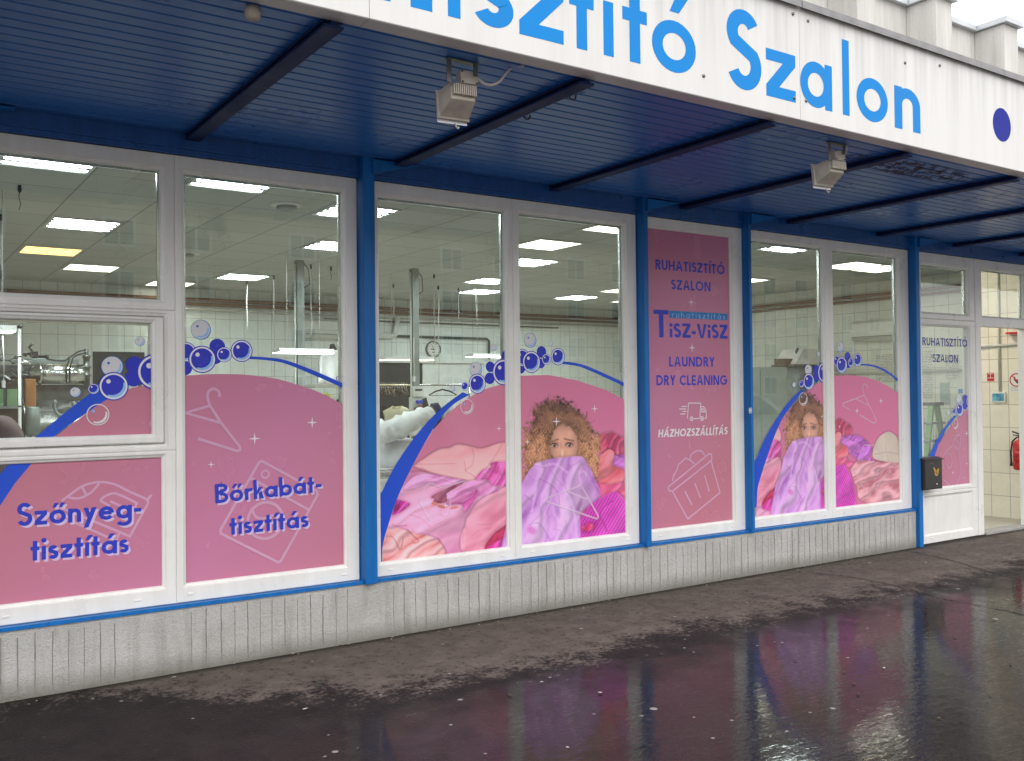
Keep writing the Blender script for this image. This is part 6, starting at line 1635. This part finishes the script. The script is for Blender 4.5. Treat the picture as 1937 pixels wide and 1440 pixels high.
# press with white lid in the left pane of the knitted hat window
PR = thing('ironing_press', 'pressing machine with a raised white lid in the knitted hat window', 'press', (10.9, 4.3, 0))
u, v = g(1502, 689, 4.3), g(1570, 664, 4.3)
mb = MB(); mb.prism([(u.x+.03, u.z), (v.x, u.z), (v.x, v.z+.02), (u.x+.22, v.z+.02)], 'y', 4.3, 4.7); mb.build('press_lid', M_CLW, PR)
mb = MB(); mb.box(u.x-.02, v.x, 4.28, 4.72, u.z-.035, u.z-.001, 0, .005); mb.build('press_edge', M_STEELD, PR)
mb = MB(); q = g(1494, 686, 4.4); mb.box(q.x-.12, q.x+.10, 4.4, 4.6, q.z-.06, q.z+.06, 0, .008); mb.build('press_head', M_WOOD, PR)
mb = MB(); q = g(1508, 668, 4.4); mb.tube([(q.x, 4.4, q.z+.08), (q.x+.02, 4.4, q.z+.02), (q.x, 4.4, q.z-.05)], .012, 8); mb.lathe((q.x, 4.4, q.z+.02), (0, -1, 0), [(.05, 0), (.05, .02)], 16); mb.build('pressure_gauge', M_STEELD, PR)
mb = MB(); mb.box(u.x+.25, v.x-.1, 4.4, 4.65, .013, u.z-.036, 0, .01); mb.build('press_stand', M_GALV, PR)
# white cabinet against the right wall below it
u, v = onX(1422, 695, XI1-.5), onX(1496, 800, XI1-.5)
CW = thing('white_cabinet', 'tall pale cabinet filling the lower left pane of the knitted hat window', 'cabinet', (XI1-.3, v.y, 0))
mb = MB(); mb.box(XI1-.5, XI1-.01, v.y, u.y+.4, .013, u.z, 0, .01); mb.build('cabinet_body', M_CAB, CW)
ym = (v.y+u.y+.4)/2
mb = MB(); mb.box(XI1-.515, XI1-.501, v.y+.02, ym-.004, .1, u.z-.04, 0, .004); mb.build('cabinet_door', M_CAB, CW)
mb = MB(); mb.box(XI1-.515, XI1-.501, ym+.004, u.y+.38, .1, u.z-.04, 0, .004); mb.build('cabinet_door', M_CAB, CW)

# step ladder behind the side light
LD = thing('step_ladder', 'green painted aluminium step ladder behind the entrance side light', 'ladder', (10.4, 1.3, 0))
yl = 1.25; top0, top1 = g(1762, 766, yl), g(1775, 766, yl); f0, f1 = g(1750, 886, yl), g(1788, 860, yl)
def ext(a, b): k = (a.z-.013)/(a.z-b.z); return a+(b-a)*k
mb = MB(); A0, A1 = Vector((top0.x, yl, top0.z)), ext(top0, f0); mb.obox((A0+A1)/2, (A1-A0), (0, .06, 0), Vector((.035, 0, .008))); mb.build('rail', M_ALUG, LD)
mb = MB(); B0, B1 = Vector((top1.x, yl+.02, top1.z)), ext(top1, g(1784, 830, yl)); mb.obox((B0+B1)/2, (B1-B0), (0, .06, 0), Vector((.035, 0, -.008))); mb.build('rail', M_ALUG, LD)
mb = MB(); mb.box(top0.x-.02, top1.x+.02, yl-.06, yl+.10, top0.z-.01, top0.z+.03, 0, .006); mb.build('top_cap', M_STEELD, LD)
for py in (801, 835, 870, 905):
    mb = MB(); l_ = g(1755, py, yl); zz = l_.z; k0 = (A0.z-zz)/(A0.z-A1.z); k1 = (B0.z-zz)/(B0.z-B1.z)
    mb.box(A0.x+(A1.x-A0.x)*k0-.03, B0.x+(B1.x-B0.x)*k1+.03, yl-.045, yl+.055, zz-.012, zz+.012, 0, .003); mb.build('step', M_GALV, LD)

# papers on the right wall, radiator, and the things on the entrance wall
def wall_paper(x, pa, pb, m, lab, name='notice', cat='notice', grp='papers on the right wall'):
    a, b = onX(pa[0], pa[1], x), onX(pb[0], pb[1], x); q = MB()
    q.box(x-.004, x-.001, min(a.y, b.y), max(a.y, b.y), min(a.z, b.z), max(a.z, b.z)); return tag(q.build(name, m), lab, cat, grp)
XW = XI1
wall_paper(XW, (1656, 671), (1695, 724), M_NOTICE, 'large notice behind the knitted hat pane')
wall_paper(XW, (1743, 664), (1765, 754), M_NOTICE, 'tall price list left of the ladder top')
wall_paper(XW, (1789, 672), (1815, 718), M_NOTICE, 'long list of small print behind the SZALON lettering')
wall_paper(XW, (1778, 724), (1798, 766), M_TIMET, 'green printed sheet above the ladder')
wall_paper(XW, (1810, 723), (1829, 750), M_PAPER, 'white sheet with a blue band near the side light edge')
o = wall_paper(XW-.004, (1813, 736), (1827, 744), M_LOGOB, 'blue printed band on the white sheet', 'printed_band', 'label')
wall_paper(XW, (1776, 501), (1791, 529), M_PAPER, 'small white sign high under the ceiling in the side light', 'small_sign', 'sign')
RD = thing('radiator', 'pale ribbed radiator low on the right wall behind the ladder', 'radiator', (XW-.1, 2.5, .2))
a, b = onX(1741, 790, XW-.1), onX(1800, 880, XW-.1)
yy0, yy1 = min(a.y, b.y)-.1, max(a.y, b.y)+.3; k = yy0; mb = MB()
while k < yy1: mb.box(XW-.12, XW-.03, k, k+.038, .15, a.z, 0, .012); k += .045
mb.build('radiator_section', M_TRIM, RD)
XP = 10.50
def pw(px, py): p = onX(px, py, XP-.003); return (p.y, p.z)
class WallFlat(Flat): pass
def on_partition(fl, name, parent=None):
    """turn a print drawn in (y, z) into a sheet on the entrance wall"""
    q = MB(); q.v = [(XP+v[1], v[0], v[2]) for v in fl.mb.v]; q.f = fl.mb.f; q.mi = fl.mb.mi; q.sm = fl.mb.sm
    return q.build(name, fl.mats, parent)
def rect2(a, b): return [(a[0], a[1]), (b[0], a[1]), (b[0], b[1]), (a[0], b[1])]
fl = Flat(-.003); a, b = pw(1867, 705.5), pw(1880.5, 721); fl.poly(rect2(a, b), M_SIGNR); q = lambda u, v: (a[0]+(b[0]-a[0])*u, a[1]+(b[1]-a[1])*v)
fl.poly([q(.1, .08), q(.9, .08), q(.9, .66), q(.1, .66)], M_PAPER)
fl.stroke([q(.2, .15), q(.2, .6)], .02, M_SIGNR); fl.stroke([q(.35, .15), q(.35, .6)], .02, M_SIGNR); fl.poly([q(.58, .15), q(.7, .15), q(.72, .6), q(.56, .6)], M_DARK); fl.stroke([q(.82, .15), q(.82, .6)], .015, M_SIGNR)
tag(on_partition(fl, 'small_sign'), 'small red and white sign on the cream entrance wall', 'sign')
fl = Flat(-.003); a, b = pw(1909, 703), pw(1941, 742); fl.poly(rect2(a, b), M_PAPER)
c0 = pw(1922.5, 719); rr = abs(pw(1922, 706)[1]-c0[1]); fl.stroke([(c0[0]+.25*rr, c0[1]+.45*rr), (c0[0]+.02, c0[1]+.1*rr), (c0[0]-.2*rr, c0[1]-.5*rr)], rr*.22, M_DARK); fl.stroke([(c0[0]-.1*rr, c0[1]+.1*rr), (c0[0]-.45*rr, c0[1]-.3*rr)], rr*.14, M_DARK)
fl.ring(c0, rr*.82, rr, M_SIGNR); fl.stroke([(c0[0]+rr*.62, c0[1]+rr*.62), (c0[0]-rr*.62, c0[1]-rr*.62)], rr*.16, M_SIGNR)
for v in (734, 738): u0, u1 = pw(1912, v), pw(1938, v+.3); fl.stroke([u0, u1], .006, M_GALV)
tag(on_partition(fl, 'prohibition_sign'), 'round red prohibition sign on a white sheet by the doorway', 'sign')
a, b = onX(1875, 742, XP-.02), onX(1902, 761.5, XP-.02)
PI = thing('framed_picture', 'small framed blue picture hung on the cream entrance wall', 'picture', (XP, a.y, a.z))
mb = MB(); mb.box(XP-.022, XP-.001, b.y, a.y, b.z, a.z, 0, .003); mb.build('picture_frame', M_TRIM, PI)
mb = MB(); mb.box(XP-.0245, XP-.0223, b.y+.016, a.y-.014, b.z+.018, a.z-.016); mb.build('picture_print', M_PICT, PI)
a, b = onX(1918, 836, XP-.1), onX(1937, 888, XP-.1); yc = onX(1931, 850, XP-.1).y; zb_ = onX(1931, 889, XP-.1).z; zt2 = onX(1928, 832, XP-.1).z; rx2 = .078
FE = thing('fire_extinguisher', 'red fire extinguisher hanging on the cream entrance wall', 'extinguisher', (XP-.1, yc, zb_))
h_ = zt2-zb_
mb = MB(); mb.lathe((XP-.1, yc, zb_), (0, 0, 1), [(rx2*.8, 0), (rx2*.95, .012), (rx2, .03), (rx2, h_*.86), (rx2*.85, h_*.94), (rx2*.4, h_), (rx2*.3, h_+.02)], 28); mb.build('cylinder', M_RED, FE)
mb = MB(); mb.lathe((XP-.1, yc, zb_+h_*.42), (0, 0, 1), [(rx2+.0012, 0), (rx2+.0012, h_*.22)], 28); mb.build('instruction_band', M_SIGNR, FE)
mb = MB(); mb.obox((XP-.1, yc, zb_+h_+.035), (.03, 0, 0), (0, .05, 0), (0, 0, .035)); mb.obox((XP-.1, yc+.035, zb_+h_+.07), (.02, 0, 0), (0, .11, .035), (0, -.004, .012)); mb.obox((XP-.1, yc+.03, zb_+h_+.045), (.02, 0, 0), (0, .10, .01), (0, 0, .010)); mb.build('valve_handle', M_DARK, FE)
mb = MB(); mb.tube([(XP-.11, yc+.03, zb_+h_+.03), (XP-.13, yc+.075, zb_+h_-.02), (XP-.13, yc+.095, zb_+h_*.6), (XP-.13, yc+.09, zb_+h_*.25)], .009, 8); mb.lathe((XP-.13, yc+.09, zb_+h_*.12), (0, 0, 1), [(.016, 0), (.011, .05), (.009, h_*.14)], 10); mb.build('hose', M_RUBBER, FE)
mb = MB(); mb.box(XP-.03, XP-.001, yc-.03, yc+.03, zb_+h_*.5, zb_+h_*.8); mb.build('wall_bracket', M_STEELD, FE)
a = onX(1926, 630, XP-.05); mb = MB(); mb.box(XP-.09, XP-.001, a.y-.03, a.y+.12, a.z-.01, a.z+.012, 0, .002); mb.obox((XP-.08, a.y-.02, a.z-.05), (.012, 0, 0), (0, .022, 0), (0, 0, .10))
tag(mb.build('red_pull_tag', [M_SIGNR]), 'red tag on a bracket at the top of the doorway', 'tag')

# ------------------------------------------------------------------ across the street, seen only as reflections
def car(x, y, yaw, lab):
    t = thing('parked_car', lab, 'car', (x, y, -.12)); M = Matrix.Translation((x, y, -.12)) @ Matrix.Rotation(yaw, 4, 'Z')
    prof = [(-2.15, .42), (-2.2, .72), (-2.05, .95), (-1.75, 1.05), (-1.35, 1.50), (-.9, 1.60), (.35, 1.58), (.75, 1.46), (1.25, 1.06), (1.95, .92), (2.2, .74), (2.22, .42), (1.9, .30), (-1.9, .30)]
    bm = bmesh.new(); n = len(prof); rings = []
    for k in range(9):
        s = -1+2*k/8.0; ring = []
        for (px, pz) in prof:
            tuck = 1-.18*max(0, (pz-1.0)/.6) if pz > 1.0 else 1.0; sh = 1-.05*abs(s)**4
            ring.append(bm.verts.new((px*sh, s*.88*tuck, .30+(pz-.30)*(1-.03*abs(s)**3))))
        rings.append(ring)
    for a, b in zip(rings, rings[1:]):
        for i in range(n): bm.faces.new((a[i], a[(i+1) % n], b[(i+1) % n], b[i]))
    bm.faces.new(rings[0][::-1]); bm.faces.new(rings[-1])
    bmesh.ops.recalc_face_normals(bm, faces=bm.faces[:])
    q = MB(); q.bm(bm, 0, False, M); q.build('body', M_CARP, t)
    for s in (-1, 1):
        for P in ([(-1.30, 1.08), (-1.12, 1.44), (-.42, 1.50), (-.42, 1.08)], [(-.36, 1.08), (-.36, 1.50), (.40, 1.48), (.98, 1.10)]):
            q = MB(); o = [M @ Vector((a, s*(.905-.16*max(0, (b-1.0)/.6)), b)) for a, b in P]; i = [M @ Vector((a, s*(.86-.16*max(0, (b-1.0)/.6)), b)) for a, b in P]
            q.add(o+i, [(0, 1, 2, 3), (7, 6, 5, 4), (0, 4, 5, 1), (1, 5, 6, 2), (2, 6, 7, 3), (3, 7, 4, 0)]); q.build('side_window', M_CARG, t)
        for xx in (-1.35, 1.35):
            q = MB(); q.lathe(M @ Vector((xx, s*.72, .33)), M.to_3x3() @ Vector((0, s, 0)), [(.33, 0), (.33, .17), (.30, .20)], 24); w_ = q.build('wheel', M_TYRE, t)
            q = MB(); q.lathe(M @ Vector((xx, s*.905, .33)), M.to_3x3() @ Vector((0, s, 0)), [(.21, 0), (.21, .025), (.05, .03)], 16); q.build('rim', M_STEEL, w_)
        q = MB(); p = M @ Vector((.88, s*.98, 1.12)); q.blob(p, (.12, .10, .08), 1, 2, .02); q.build('side_mirror', M_CARP, t)
        q = MB(); p = M @ Vector((2.06, s*.62, .80)); q.blob(p, (.14, .2, .07), 2, 2, .02); q.build('headlight', M_CLEAR, t)
    q = MB(); q.add([M @ Vector(v) for v in ((1.22, -.70, 1.10), (1.22, .70, 1.10), (.80, .62, 1.47), (.80, -.62, 1.47), (1.16, -.70, 1.06), (1.16, .70, 1.06), (.74, .62, 1.43), (.74, -.62, 1.43))], [(0, 1, 2, 3), (7, 6, 5, 4), (0, 4, 5, 1), (1, 5, 6, 2), (2, 6, 7, 3), (3, 7, 4, 0)]); q.build('windscreen', M_CARG, t)
    return t
car(14.7, -8.75, R(0), 'white parked car mirrored in the glass beside the knitted hat print')
AP = thing('apartment_building', 'long beige apartment block mirrored in the upper panes of the woman window', 'apartment block', (40, -56, 0))
ya = -54.0; ax0, ax1 = -10.0, 92.0
mb = MB(); mb.box(ax0, ax1, ya-12, ya, -.12, 13.2); mb.build('wall', M_APT, AP)
mb = MB(); mb.prism([(ya+.6, 13.2), (ya-12.6, 13.2), (ya-6, 15.6)], 'x', ax0-.4, ax1+.4); mb.build('roof', M_ROOF, AP)
mw = MB(); mg = MB()
for fl_ in range(4):
    for k in range(17):
        x = ax0+4+k*5.7+(1.2 if k % 2 else 0); z = 1.2+fl_*3.1
        if k == 0 and fl_ == 0:
            q = MB(); q.box(x-.95, x+.95, ya+.002, ya+.08, z-.1, z+1.65); w0 = q.build('window_frame', M_TRIM, AP)
            for s in (-.43, .43): q = MB(); q.box(x+s-.36, x+s+.36, ya+.081, ya+.10, z+.05, z+1.5); g0 = q.build('pane', M_CARG, w0)
            ox, oz = x, z
        else:
            if fl_*17+k > 66: continue
            w = copy_tree(w0, (x-ox, 0, z-oz), None, AP)
